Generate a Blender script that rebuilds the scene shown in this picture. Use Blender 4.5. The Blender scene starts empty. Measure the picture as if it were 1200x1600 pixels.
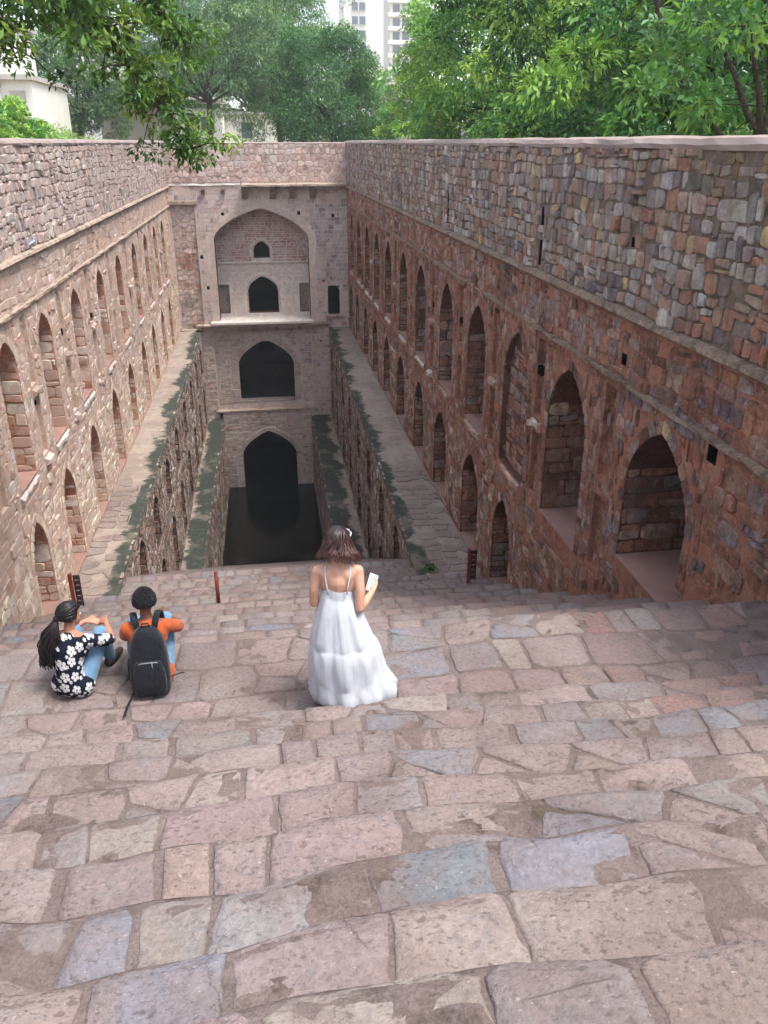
import bpy, bmesh, math, random
import numpy as np
from mathutils import Vector, Matrix, noise
from mathutils.geometry import delaunay_2d_cdt

random.seed(7)
SC = bpy.context.scene
COL = SC.collection
R = math.radians

# ------------------------------------------------------------------ camera
FPX, PITCH, YAW = 1280.0, 24.302, 7.785
cam_d = bpy.data.cameras.new('camera')
cam_d.sensor_fit = 'VERTICAL'; cam_d.sensor_height = 36.0; cam_d.lens = FPX / 1600 * 36.0
cam_d.clip_start = 0.05; cam_d.clip_end = 3000
cam = bpy.data.objects.new('camera', cam_d); COL.objects.link(cam)
cam.location = (0, 0, 0); cam.rotation_euler = (R(90 - PITCH), 0, R(-YAW))
SC.camera = cam

# ------------------------------------------------------------------ sky, sun, exposure
SUN_EL, SUN_AZ = 66.0, 118.0          # azimuth clockwise from +y (the long axis of the well)
world = bpy.data.worlds.new('World'); SC.world = world; world.use_nodes = True
wn = world.node_tree
bg = wn.nodes['Background']
sky = wn.nodes.new('ShaderNodeTexSky'); sky.sky_type = 'NISHITA'; sky.sun_disc = False
sky.sun_elevation = R(SUN_EL); sky.sun_rotation = R(SUN_AZ)
sky.air_density = 1.0; sky.dust_density = 1.6; sky.ozone_density = 1.0; sky.altitude = 200
hsv = wn.nodes.new('ShaderNodeHueSaturation'); hsv.inputs['Saturation'].default_value = 0.5      # thin bright overcast
wn.links.new(sky.outputs[0], hsv.inputs['Color']); wn.links.new(hsv.outputs[0], bg.inputs['Color']); bg.inputs['Strength'].default_value = 0.14
sun_d = bpy.data.lights.new('sun', 'SUN'); sun_d.energy = 1.5; sun_d.angle = R(20); sun_d.color = (1.0, 0.97, 0.93)
sun = bpy.data.objects.new('sun', sun_d); COL.objects.link(sun)
_sd = Vector((math.cos(R(SUN_EL)) * math.sin(R(SUN_AZ)), math.cos(R(SUN_EL)) * math.cos(R(SUN_AZ)), math.sin(R(SUN_EL))))
sun.rotation_euler = _sd.to_track_quat('Z', 'Y').to_euler(); sun.location = (20, 20, 60)
SC.view_settings.view_transform = 'Standard'; SC.view_settings.look = 'None'
SC.view_settings.exposure = 1.68; SC.view_settings.gamma = 1.0; SC.view_settings.use_curve_mapping = False
try:
    SC.cycles.max_bounces = 4; SC.cycles.diffuse_bounces = 3; SC.cycles.glossy_bounces = 2; SC.cycles.transparent_max_bounces = 4
    SC.cycles.use_adaptive_sampling = True; SC.cycles.adaptive_threshold = 0.04
    SC.cycles.use_denoising = True
except Exception:
    pass

# ------------------------------------------------------------------ helpers
def lin(c):
    return tuple((x / 12.92 if x <= 0.04045 else ((x + 0.055) / 1.055) ** 2.4) for x in c)
def rgb(r, g, b):
    return lin((r / 255, g / 255, b / 255))
def mixc(a, b, t):
    return tuple(a[i] * (1 - t) + b[i] * t for i in range(3))
def mulc(a, k):
    return tuple(max(0.0, x * k) for x in a)
def n3(x, y, z, s=1.0):
    return noise.noise(Vector((x * s, y * s, z * s)))

def tag(o, label=None, cat=None, group=None, kind=None):
    if label: o['label'] = label
    if cat: o['category'] = cat
    if group: o['group'] = group
    if kind: o['kind'] = kind
    return o
def empty(name, loc=(0, 0, 0), rz=0.0, parent=None):
    o = bpy.data.objects.new(name, None); COL.objects.link(o)
    o.empty_display_size = 0.2
    o.location = loc; o.rotation_euler = (0, 0, rz)
    if parent: o.parent = parent
    return o
def wloc(o):
    v = Vector((0, 0, 0))
    while o is not None:
        v += o.location; o = o.parent
    return v
def link(name, me, parent=None, mat=None, world_coords=True):
    """link a mesh; with world_coords its vertices are world positions and it is offset by its (unrotated) parents"""
    o = bpy.data.objects.new(name, me); COL.objects.link(o)
    if parent is not None:
        o.parent = parent
        if world_coords: o.location = -wloc(parent)
    if mat is not None and len(me.materials) == 0: me.materials.append(mat)
    return o
def mesh(name, verts, faces, col=None, smooth=False, mat=None):
    me = bpy.data.meshes.new(name)
    me.from_pydata([tuple(v) for v in verts] if not isinstance(verts, np.ndarray) else verts.tolist(), [], faces)
    if col is not None:
        at = me.color_attributes.new('Col', 'FLOAT_COLOR', 'POINT')
        a = np.ones((len(verts), 4), dtype=np.float32)
        a[:, :3] = np.asarray(col, dtype=np.float32)
        at.data.foreach_set('color', a.ravel())
    if smooth: me.shade_smooth()
    if mat: me.materials.append(mat)
    me.update()
    return me

class MB:
    """collects shapes into one mesh"""
    def __init__(s): s.v = []; s.f = []; s.c = []
    def add(s, v, f, col=(1, 1, 1)):
        o = len(s.v); s.v += [tuple(p) for p in v]; s.f += [tuple(i + o for i in q) for q in f]; s.c += [col] * len(v)
    def box(s, x0, x1, y0, y1, z0, z1, col=(1, 1, 1), M=None, bev=0.0):
        if bev > 0:
            b = bev
            v = []
            for (z, i) in ((z0, b), (z0 + b, 0), (z1 - b, 0), (z1, b)):
                xa, xb, ya, yb = x0 + i, x1 - i, y0 + i, y1 - i
                c = b * 0.6
                v += [(xa + c, ya, z), (xb - c, ya, z), (xb, ya + c, z), (xb, yb - c, z), (xb - c, yb, z), (xa + c, yb, z), (xa, yb - c, z), (xa, ya + c, z)]
            f = [tuple(range(7, -1, -1)), tuple(range(24, 32))]
            for k in range(3):
                for i in range(8):
                    j = (i + 1) % 8
                    f.append((k * 8 + i, k * 8 + j, k * 8 + 8 + j, k * 8 + 8 + i))
        else:
            v = [(x0, y0, z0), (x1, y0, z0), (x1, y1, z0), (x0, y1, z0), (x0, y0, z1), (x1, y0, z1), (x1, y1, z1), (x0, y1, z1)]
            f = [(3, 2, 1, 0), (4, 5, 6, 7), (0, 1, 5, 4), (1, 2, 6, 5), (2, 3, 7, 6), (3, 0, 4, 7)]
        if M is not None: v = [M @ Vector(p) for p in v]
        s.add(v, f, col)
    def tube(s, pts, rad, n=8, col=(1, 1, 1), cap=True, flat=1.0):
        pts = [Vector(p) for p in pts]; m = len(pts)
        if not hasattr(rad, '__len__'): rad = [rad] * m
        v = []; f = []
        t0 = (pts[1] - pts[0]).normalized()
        up = Vector((0, 0, 1)) if abs(t0.z) < 0.9 else Vector((1, 0, 0))
        a = t0.cross(up).normalized()
        for i in range(m):
            t = (pts[min(i + 1, m - 1)] - pts[max(i - 1, 0)]).normalized()
            a = (a - t * a.dot(t)).normalized(); b = t.cross(a)
            for k in range(n):
                an = 2 * math.pi * k / n
                v.append(pts[i] + (a * math.cos(an) + b * math.sin(an) * flat) * rad[i])
        for i in range(m - 1):
            for k in range(n):
                l = (k + 1) % n
                f.append((i * n + k, i * n + l, i * n + n + l, i * n + n + k))
        if cap:
            f.append(tuple(range(n - 1, -1, -1))); f.append(tuple((m - 1) * n + k for k in range(n)))
        s.add(v, f, col)
    def rings(s, rings, col=(1, 1, 1), cap0=True, cap1=True):
        n = len(rings[0]); v = [p for r in rings for p in r]; f = []
        for i in range(len(rings) - 1):
            for k in range(n):
                l = (k + 1) % n
                f.append((i * n + k, i * n + l, i * n + n + l, i * n + n + k))
        if cap0: f.append(tuple(range(n - 1, -1, -1)))
        if cap1: f.append(tuple((len(rings) - 1) * n + k for k in range(n)))
        s.add(v, f, col)
    def sphere(s, c, r, nu=10, nv=7, col=(1, 1, 1), M=None):
        rx, ry, rz = r if hasattr(r, '__len__') else (r, r, r)
        v = [(c[0], c[1], c[2] - rz)]; f = []
        for j in range(1, nv):
            th = math.pi * j / nv
            for i in range(nu):
                ph = 2 * math.pi * i / nu
                v.append((c[0] + rx * math.sin(th) * math.cos(ph), c[1] + ry * math.sin(th) * math.sin(ph), c[2] - rz * math.cos(th)))
        v.append((c[0], c[1], c[2] + rz)); L = len(v) - 1
        for i in range(nu): f.append((0, 1 + (i + 1) % nu, 1 + i))
        for j in range(nv - 2):
            for i in range(nu):
                k = (i + 1) % nu
                f.append((1 + j * nu + i, 1 + j * nu + k, 1 + (j + 1) * nu + k, 1 + (j + 1) * nu + i))
        for i in range(nu): f.append((L, 1 + (nv - 2) * nu + i, 1 + (nv - 2) * nu + (i + 1) % nu))
        if M is not None: v = [M @ Vector(p) for p in v]
        s.add(v, f, col)
    def build(s, name, mat, parent=None, smooth=False, usecol=False, world_coords=True):
        me = mesh(name, s.v, s.f, s.c if usecol else None, smooth, mat)
        return link(name, me, parent, None, world_coords)

# ------------------------------------------------------------------ materials
def mat_base(name, rough=0.85, spec=0.25):
    m = bpy.data.materials.new(name); m.use_nodes = True
    nt = m.node_tree; b = nt.nodes['Principled BSDF']
    b.inputs['Roughness'].default_value = rough
    b.inputs['Specular IOR Level'].default_value = spec
    return m, nt, b
class N:
    """thin wrapper that strings shader nodes together"""
    def __init__(s, nt): s.nt = nt
    def node(s, t, **k):
        n = s.nt.nodes.new(t)
        for a, v in k.items(): setattr(n, a, v)
        return n
    def put(s, inp, v):
        if hasattr(v, 'is_output'): s.nt.links.new(v, inp)
        else:
            if hasattr(v, '__len__') and len(v) == 3 and inp.type == 'RGBA': v = (*v, 1)
            inp.default_value = v
    def pos(s): return s.node('ShaderNodeNewGeometry').outputs['Position']
    def noise(s, vec, scale, detail=4, rough=0.6, dist=0.0, out='Fac'):
        n = s.node('ShaderNodeTexNoise'); s.put(n.inputs['Vector'], vec)
        n.inputs['Scale'].default_value = scale; n.inputs['Detail'].default_value = detail
        n.inputs['Roughness'].default_value = rough; n.inputs['Distortion'].default_value = dist
        return n.outputs[out]
    def voro(s, vec, scale, feature='F1', out='Distance', rnd=1.0):
        n = s.node('ShaderNodeTexVoronoi', feature=feature); s.put(n.inputs['Vector'], vec)
        n.inputs['Scale'].default_value = scale; n.inputs['Randomness'].default_value = rnd
        return n.outputs[out]
    def ramp(s, fac, a, b, va=0.0, vb=1.0):
        n = s.node('ShaderNodeMapRange', clamp=True, interpolation_type='SMOOTHSTEP'); s.put(n.inputs['Value'], fac)
        n.inputs['From Min'].default_value = a; n.inputs['From Max'].default_value = b
        n.inputs['To Min'].default_value = va; n.inputs['To Max'].default_value = vb
        return n.outputs[0]
    def math(s, op, a, b=0.0):
        n = s.node('ShaderNodeMath', operation=op); s.put(n.inputs[0], a); s.put(n.inputs[1], b); return n.outputs[0]
    def mix(s, fac, a, b, blend='MIX'):
        n = s.node('ShaderNodeMix', data_type='RGBA', blend_type=blend)
        s.put(n.inputs[0], fac); s.put(n.inputs[6], a); s.put(n.inputs[7], b); return n.outputs[2]
    def attr(s, name='Col'):
        return s.node('ShaderNodeAttribute', attribute_name=name).outputs['Color']
    def sep(s, vec):
        n = s.node('ShaderNodeSeparateXYZ'); s.put(n.inputs[0], vec); return n.outputs
    def comb(s, x, y, z):
        n = s.node('ShaderNodeCombineXYZ'); s.put(n.inputs[0], x); s.put(n.inputs[1], y); s.put(n.inputs[2], z); return n.outputs[0]
    def math_vec(s, p, fac):
        n = s.node('ShaderNodeVectorMath', operation='ADD'); s.put(n.inputs[0], p); s.put(n.inputs[1], s.comb(s.math('MULTIPLY', fac, 0.5), s.math('MULTIPLY', fac, 0.35), fac)); return n.outputs[0]
    def bump(s, h, strength=0.5, dist=0.01, normal=None):
        n = s.node('ShaderNodeBump'); s.put(n.inputs['Height'], h)
        n.inputs['Strength'].default_value = strength; n.inputs['Distance'].default_value = dist
        if normal is not None: s.put(n.inputs['Normal'], normal)
        return n.outputs[0]

def stone_material(name, contrast=0.35, speck=0.35, bump=0.6, bdist=0.012, fine=60.0, lichen=0.0, film=None, film_amt=0.0, lime=0.0, wet=0.0):
    m, nt, b = mat_base(name, 0.88, 0.2); g = N(nt); p = g.pos()
    big = g.noise(p, 6.0, 3, 0.65); mid = g.noise(p, 19.0, 5, 0.78)
    c = g.attr()
    k = g.math('ADD', g.ramp(big, 0.25, 0.75, 1 - contrast, 1 + contrast), g.ramp(mid, 0.25, 0.75, -contrast * .8, contrast * .8))
    c = g.mix(1.0, c, g.comb(k, k, k), 'MULTIPLY')
    if film:                                     # mud and lime smeared over the faces
        fm = g.ramp(g.noise(p, 1.7, 4, 0.72), 0.42, 0.60, 0, film_amt)
        c = g.mix(fm, c, g.mix(big, film[0], film[1]))
    if lime:                                     # remains of limewash and droppings
        c = g.mix(g.ramp(g.noise(p, 1.35, 5, 0.75, 0.3), 0.585, 0.64, 0, lime), c, rgb(212, 207, 201))
    if wet:                                      # dark water stains running down the face
        sc = g.node('ShaderNodeVectorMath', operation='MULTIPLY'); g.put(sc.inputs[0], p); sc.inputs[1].default_value = (1.0, 1.0, 0.3)
        c = g.mix(g.ramp(g.noise(sc.outputs[0], 0.9, 5, 0.7), 0.5, 0.66, 0, wet), c, rgb(60, 47, 42))
    sp = g.ramp(g.noise(p, fine * 0.55, 2, 0.6), 0.60, 0.72, 0, speck)
    c = g.mix(sp, c, (0.035, 0.028, 0.025))
    if lichen:
        li = g.math('MULTIPLY', g.ramp(g.noise(p, 9.0, 3, 0.7), 0.58, 0.66), lichen)
        c = g.mix(li, c, (0.42, 0.40, 0.36))
    nt.links.new(c, b.inputs['Base Color'])
    nt.links.new(g.bump(mid, bump, bdist * 1.3), b.inputs['Normal'])
    return m

def mortar_material(name, c1, c2, c3, s1=1.2, grime=(0.03, 0.028, 0.022), grime_amt=0.5, bump=0.7):
    m, nt, b = mat_base(name, 0.95, 0.1); g = N(nt); p = g.pos()
    a = g.ramp(g.noise(p, s1, 3, 0.65), 0.35, 0.65); d = g.ramp(g.noise(p, s1 * 6, 3, 0.7), 0.4, 0.7)
    c = g.mix(a, c1, c2); c = g.mix(d, c, c3)
    gr = g.ramp(g.noise(p, s1 * 2.3, 4, 0.7, 0.4), 0.52, 0.66, 0, grime_amt); c = g.mix(gr, c, grime)
    nz = g.noise(p, 22, 5, 0.75); k = g.ramp(nz, 0.3, 0.7, 0.75, 1.22); c = g.mix(1.0, c, g.comb(k, k, k), 'MULTIPLY')
    nt.links.new(c, b.inputs['Base Color'])
    nt.links.new(g.bump(nz, bump, 0.025), b.inputs['Normal'])
    return m

def plain(name, col, rough=0.7, spec=0.3, var=0.12, scale=8.0, bump=0.0):
    m, nt, b = mat_base(name, rough, spec); g = N(nt); p = g.pos()
    k = g.ramp(g.noise(p, scale, 5, 0.65), 0.3, 0.7, 1 - var, 1 + var)
    nt.links.new(g.mix(1.0, (*col, 1), g.comb(k, k, k), 'MULTIPLY'), b.inputs['Base Color'])
    if bump:
        nt.links.new(g.bump(g.noise(p, scale * 3, 4, 0.7), bump, 0.01), b.inputs['Normal'])
    return m

M = {}
M['stoneR'] = stone_material('rubble_stone', 0.5, 0.5, 1.0, 0.03, 60, 0.4, (rgb(156, 114, 95), rgb(128, 96, 83)), 0.5, 0.0, 0.5)
M['stoneLtop'] = stone_material('grey_rubble_stone', 0.24, 0.3, 0.9, 0.015, 60, 0.2, (rgb(196, 174, 164), rgb(174, 154, 145)), 0.6, 0.2, 0.12)
M['stoneRtop'] = stone_material('squared_rubble_stone', 0.34, 0.4, 1.0, 0.018, 60, 0.3, (rgb(146, 124, 110), rgb(116, 99, 87)), 0.55, 0.0, 0.3)
M['stoneL'] = stone_material('pale_rubble_stone', 0.2, 0.2, 0.7, 0.012, 60, 0.22, (rgb(198, 174, 160), rgb(182, 154, 138)), 0.85, 0.5, 0.0)
M['stoneB'] = stone_material('facade_stone', 0.22, 0.2, 0.6, 0.012, 40, 0.2, (rgb(206, 190, 181), rgb(192, 174, 166)), 0.7)
M['mortarRtop'] = mortar_material('dark_mossy_mortar', rgb(116, 100, 89), rgb(92, 80, 71), rgb(132, 114, 102), 1.0, rgb(62, 61, 42), 0.65)
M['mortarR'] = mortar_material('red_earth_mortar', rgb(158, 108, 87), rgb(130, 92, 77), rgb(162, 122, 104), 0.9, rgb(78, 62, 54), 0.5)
M['mortarLtop'] = mortar_material('grey_pink_mortar', rgb(160, 139, 130), rgb(138, 120, 113), rgb(178, 157, 147), 0.9, rgb(92, 82, 76), 0.5)
M['mortarL'] = mortar_material('pink_lime_render', rgb(192, 166, 150), rgb(182, 156, 138), rgb(204, 182, 168), 0.8, rgb(146, 122, 108), 0.4)
M['mortarB'] = mortar_material('facade_render', rgb(208, 190, 180), rgb(194, 176, 168), rgb(214, 200, 192), 0.8, rgb(150, 132, 124), 0.4)
M['mortarLow'] = mortar_material('damp_mortar', rgb(140, 122, 112), rgb(116, 100, 92), rgb(154, 138, 128), 1.0, rgb(60, 56, 50), 0.6)
M['redcement'] = plain('red_cement', rgb(150, 116, 106), 0.75, 0.3, 0.12, 3.0, 0.15)
M['niche'] = mortar_material('niche_render', rgb(108, 74, 62), rgb(84, 60, 52), rgb(112, 84, 72), 1.4, rgb(60, 46, 40), 0.45)  # tone lowered: shade inside the niches is put into the colour
M['nichedark'] = plain('shaded_niche_render', rgb(70, 56, 50), 0.95, 0.1, 0.25, 5.0)  # dark tone paints shade into the small arches
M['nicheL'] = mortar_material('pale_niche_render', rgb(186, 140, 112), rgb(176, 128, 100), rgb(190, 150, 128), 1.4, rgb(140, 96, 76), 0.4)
M['plaster'] = plain('lime_plaster', rgb(212, 202, 193), 0.85, 0.2, 0.14, 2.5, 0.3)
M['whiteledge'] = plain('whitened_ledge', rgb(206, 200, 192), 0.9, 0.15, 0.22, 9.0, 0.6)
M['ledge'] = mortar_material('ledge_stone', rgb(176, 156, 140), rgb(150, 130, 114), rgb(186, 168, 154), 1.6, rgb(88, 84, 62), 0.6)
M['ledgeR'] = mortar_material('shaded_stained_ledge_stone', rgb(140, 120, 104), rgb(112, 94, 82), rgb(150, 132, 116), 1.6, rgb(72, 68, 48), 0.6)  # partly painted shadow for the thin ledge, partly green staining
M['coping'] = plain('coping_cement', rgb(150, 134, 126), 0.85, 0.2, 0.16, 1.6, 0.35)
M['dark'] = plain('shade_dark_interior', rgb(22, 20, 19), 0.95, 0.1, 0.2, 2.0)  # near black stands in for the shade inside holes and chambers
M['stepstone'] = None
def step_material():
    m, nt, b = mat_base('worn_step_stone', 0.75, 0.3); g = N(nt); p = g.pos()
    c = g.attr()
    # mineral patches: rose, blue grey and buff bands inside one slab
    w1 = g.noise(p, 3.0, 4, 0.62, 0.6); w2 = g.noise(p, 8.0, 5, 0.7, 0.4)
    c = g.mix(g.ramp(w1, 0.48, 0.62, 0, 0.5), c, rgb(130, 114, 110))
    c = g.mix(g.ramp(w2, 0.55, 0.66, 0, 0.5), c, rgb(122, 119, 120))
    c = g.mix(g.ramp(w1, 0.44, 0.34, 0, 0.3), c, rgb(146, 124, 112))
    nz = g.noise(p, 26, 5, 0.78); k = g.ramp(nz, 0.25, 0.75, 0.74, 1.24); c = g.mix(1.0, c, g.comb(k, k, k), 'MULTIPLY')
    dm = g.ramp(g.noise(p, 1.2, 5, 0.7), 0.42, 0.64, 0.04, 0.68)           # dust and grit trodden over stones and joints alike
    dg = g.noise(p, 48, 3, 0.75); dk = g.ramp(dg, 0.3, 0.7, 0.82, 1.16)
    c = g.mix(dm, c, g.mix(1.0, (*rgb(136, 120, 113), 1), g.comb(dk, dk, dk), 'MULTIPLY'))
    c = g.mix(g.ramp(g.noise(p, 0.75, 4, 0.65), 0.44, 0.62, 0, 0.5), c, g.mix(1.0, c, (0.66, 0.60, 0.58, 1), 'MULTIPLY'))     # damp, trodden-in stains
    # dark pits gathered in patches
    area = g.ramp(g.noise(p, 1.3, 3, 0.6), 0.38, 0.54, 0.1, 1.0)
    sc = g.node('ShaderNodeVectorMath', operation='MULTIPLY'); g.put(sc.inputs[0], p); sc.inputs[1].default_value = (1.0, 1.6, 1.0)
    pn = g.noise(sc.outputs[0], 34, 2, 0.55, 0.3)
    pits = g.math('MULTIPLY', g.ramp(pn, 0.575, 0.65), area)
    c = g.mix(g.math('MULTIPLY', pits, 0.52), c, rgb(76, 65, 61))
    # a few broken hairlines
    cw = g.voro(g.math_vec(p, w2), 2.3, 'DISTANCE_TO_EDGE')
    crack = g.math('MULTIPLY', g.ramp(cw, 0.0, 0.014, 1, 0), g.ramp(w1, 0.50, 0.56))
    c = g.mix(g.math('MULTIPLY', crack, 0.6), c, rgb(62, 52, 48))
    ch = g.ramp(g.noise(p, 62, 1, 0.5), 0.72, 0.76, 0, 0.4); c = g.mix(ch, c, rgb(190, 180, 174))
    nt.links.new(c, b.inputs['Base Color'])
    h = g.math('SUBTRACT', g.math('ADD', nz, g.math('MULTIPLY', w2, 0.8)), g.math('MULTIPLY', pn, 0.5))
    nt.links.new(g.bump(h, 0.85, 0.02), b.inputs['Normal'])
    return m
M['stepstone'] = step_material()

def step_mortar_material():
    m, nt, b = mat_base('gritty_step_mortar', 0.95, 0.1); g = N(nt); p = g.pos()
    w = g.noise(p, 2.0, 4, 0.65)
    c = g.mix(g.ramp(w, 0.35, 0.65), rgb(137, 121, 115), rgb(127, 113, 108))
    c = g.mix(g.ramp(g.noise(p, 7, 4, 0.7), 0.50, 0.66, 0, 0.7), c, rgb(88, 76, 70))
    c = g.mix(g.ramp(w, 0.62, 0.70, 0, 0.6), c, rgb(92, 86, 66))
    gr = g.noise(p, 70, 4, 0.8); k = g.ramp(gr, 0.3, 0.7, 0.70, 1.24); c = g.mix(1.0, c, g.comb(k, k, k), 'MULTIPLY')
    dm = g.ramp(g.noise(p, 1.2, 5, 0.7), 0.40, 0.62, 0.0, 0.5)           # dust and grit trodden over stones and joints alike
    dg = g.noise(p, 48, 3, 0.75); dk = g.ramp(dg, 0.3, 0.7, 0.82, 1.16)
    c = g.mix(dm, c, g.mix(1.0, (*rgb(136, 120, 113), 1), g.comb(dk, dk, dk), 'MULTIPLY'))
    c = g.mix(g.ramp(g.noise(p, 0.75, 4, 0.65), 0.44, 0.62, 0, 0.5), c, g.mix(1.0, c, (0.66, 0.60, 0.58, 1), 'MULTIPLY'))
    nt.links.new(c, b.inputs['Base Color'])
    nt.links.new(g.bump(g.math('ADD', gr, g.noise(p, 16, 3, 0.7)), 0.9, 0.02), b.inputs['Normal'])
    return m
M['stepmortar'] = step_mortar_material()

# ------------------------------------------------------------------ projection (only used to find which pieces show largest)
_cp, _sp, _cy, _sy = math.cos(R(PITCH)), math.sin(R(PITCH)), math.cos(R(YAW)), math.sin(R(YAW))
def shows(P, size, nrm=None):
    x = P[0] * _cy - P[1] * _sy; fw = P[1] * _cy + P[0] * _sy
    d = fw * _cp - P[2] * _sp; v = P[2] * _cp + fw * _sp
    if d < 0.3: return 0.0
    sx, sy = 600 + FPX * x / d, 800 - FPX * v / d
    if sx < -20 or sx > 1220 or sy < -20 or sy > 1620: return 0.0
    k = 1.0
    if nrm is not None:
        L = math.sqrt(P[0] ** 2 + P[1] ** 2 + P[2] ** 2)
        k = max(0.02, -(P[0] * nrm[0] + P[1] * nrm[1] + P[2] * nrm[2]) / L)
    return (size * FPX / d) ** 2 * k

class Pieces:
    """stones of one thing: the ones that show largest become objects, the rest one joined part"""
    def __init__(s): s.items = []
    def add(s, v, f, col, nrm=None):
        v = np.asarray(v, dtype=float); c = v.mean(0)
        size = float(np.linalg.norm(v.max(0) - v.min(0))) * 0.6
        s.items.append((shows(c, size, nrm), v, f, col))
    def finish(s, parent, mat, name='stone', rest='rubble_stones', limit=300, smooth=False):
        s.items.sort(key=lambda t: -t[0])
        base = wloc(parent)
        for sc, v, f, col in s.items[:limit]:
            if sc <= 0: continue
            c = v.mean(0)
            me = mesh(name, v - c, f, np.tile(np.asarray(col), (len(v), 1)) if np.ndim(col) == 1 else col, smooth, mat)
            o = bpy.data.objects.new(name, me); COL.objects.link(o); o.parent = parent
            o.location = Vector(c) - base
        tail = [t for t in s.items[:limit] if t[0] <= 0] + s.items[limit:]
        if tail:
            vs = np.concatenate([t[1] for t in tail]); fs = []; cs = np.empty((len(vs), 3)); o = 0
            for sc, v, f, col in tail:
                fs += [tuple(i + o for i in q) for q in f]; cs[o:o + len(v)] = col; o += len(v)
            ob = link(rest, mesh(rest, vs, fs, cs, smooth, mat), parent)
            ob['kind'] = 'stuff'
            return ob

# ------------------------------------------------------------------ masonry
def clip_half(poly, px, py, nx, ny):
    out = []; n = len(poly)
    for i in range(n):
        a = poly[i]; b = poly[(i + 1) % n]
        da = (a[0] - px) * nx + (a[1] - py) * ny; db = (b[0] - px) * nx + (b[1] - py) * ny
        if da <= 0: out.append(a)
        if (da < 0 < db) or (db < 0 < da):
            t = da / (da - db); out.append((a[0] + (b[0] - a[0]) * t, a[1] + (b[1] - a[1]) * t))
    return out
def cells(seeds, nkeep, gap, rad, wt=None):
    """power diagram of the seeds (wt = stone radius), shrunk by half a joint"""
    grid = {}
    for i, (x, y) in enumerate(seeds): grid.setdefault((int(x // rad), int(y // rad)), []).append(i)
    res = []
    for i in range(nkeep):
        x, y = seeds[i]; gx, gy = int(x // rad), int(y // rad); nb = []; wi = wt[i] ** 2 if wt else 0.0
        for a in (-2, -1, 0, 1, 2):
            for b in (-2, -1, 0, 1, 2):
                for j in grid.get((gx + a, gy + b), ()):
                    if j != i:
                        dx, dy = seeds[j][0] - x, seeds[j][1] - y; nb.append((dx * dx + dy * dy, dx, dy, wt[j] ** 2 if wt else 0.0))
        nb.sort()
        poly = [(x - rad, y - rad), (x + rad, y - rad), (x + rad, y + rad), (x - rad, y + rad)]
        mr = rad * 1.5
        for d2, dx, dy, wj in nb:
            d = math.sqrt(d2)
            if d < 1e-6: continue
            if d / 2 > mr * 1.25: break
            nx, ny = dx / d, dy / d; q = (d2 + wi - wj) / (2 * d) - gap / 2
            poly = clip_half(poly, x + nx * q, y + ny * q, nx, ny)
            if len(poly) < 3: break
            mr = max(math.hypot(a - x, b - y) for a, b in poly) + gap
        res.append(poly if len(poly) >= 3 else None)
    return res
def chamfer(poly, k=0.22):
    n = len(poly); o = []
    for i in range(n):
        a = poly[i - 1]; b = poly[i]; c = poly[(i + 1) % n]
        o.append((b[0] + (a[0] - b[0]) * k, b[1] + (a[1] - b[1]) * k)); o.append((b[0] + (c[0] - b[0]) * k, b[1] + (c[1] - b[1]) * k))
    return o
def in_poly(P, poly):
    x, y = P[:, 0], P[:, 1]; r = np.zeros(len(P), bool); n = len(poly)
    for i in range(n):
        x0, y0 = poly[i]; x1, y1 = poly[(i + 1) % n]
        if y0 == y1: continue
        c = ((y0 > y) != (y1 > y)) & (x < (x1 - x0) * (y - y0) / (y1 - y0) + x0)
        r ^= c
    return r
def dist_poly(P, poly):
    best = np.full(len(P), 1e9); n = len(poly)
    for i in range(n):
        a = np.array(poly[i]); b = np.array(poly[(i + 1) % n]); ab = b - a; L = (ab ** 2).sum()
        if L < 1e-12: continue
        t = np.clip(((P - a) @ ab) / L, 0, 1); q = a + t[:, None] * ab
        best = np.minimum(best, np.hypot(P[:, 0] - q[:, 0], P[:, 1] - q[:, 1]))
    return best
def area2(p): return sum(p[i - 1][0] * p[i][1] - p[i][0] * p[i - 1][1] for i in range(len(p)))
def offset_poly(poly, d):
    """grow a roughly convex outline by d"""
    s = 1 if area2(poly) > 0 else -1; n = len(poly); o = []
    for i in range(n):
        a, b, c = poly[i - 1], poly[i], poly[(i + 1) % n]
        def nr(p, q):
            dx, dy = q[0] - p[0], q[1] - p[1]; L = math.hypot(dx, dy) or 1; return (dy / L * s, -dx / L * s)
        n1 = nr(a, b); n2 = nr(b, c); m = (n1[0] + n2[0], n1[1] + n2[1]); L = math.hypot(*m) or 1
        k = d / max(0.4, (m[0] / L * n1[0] + m[1] / L * n1[1]))
        o.append((b[0] + m[0] / L * k, b[1] + m[1] / L * k))
    return o
def arch_outline(cu, v0, w, apex, rise, n=8, point=0.3):
    """pointed arch: counterclockwise from bottom left"""
    sp = apex - rise; pts = [(cu - w / 2, v0), (cu + w / 2, v0)]
    for k in range(n + 1):
        a = math.pi / 2 * k / n
        pts.append((cu + w / 2 * math.cos(a), sp + rise * ((1 - point) * math.sin(a) + point * (1 - math.cos(a)))))
    for k in range(n - 1, -1, -1):
        a = math.pi / 2 * k / n
        pts.append((cu - w / 2 * math.cos(a), sp + rise * ((1 - point) * math.sin(a) + point * (1 - math.cos(a)))))
    return pts
def rect(u0, u1, v0, v1): return [(u0, v0), (u1, v0), (u1, v1), (u0, v1)]

class Frame:
    def __init__(s, O, U, V, Nn):
        s.O, s.U, s.V, s.N = (np.array(a, float) for a in (O, U, V, Nn))
        s.flip = np.dot(np.cross(s.U, s.V), s.N) < 0
    def at(s, u, v, h=0.0): return s.O + s.U * u + s.V * v + s.N * h

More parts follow.
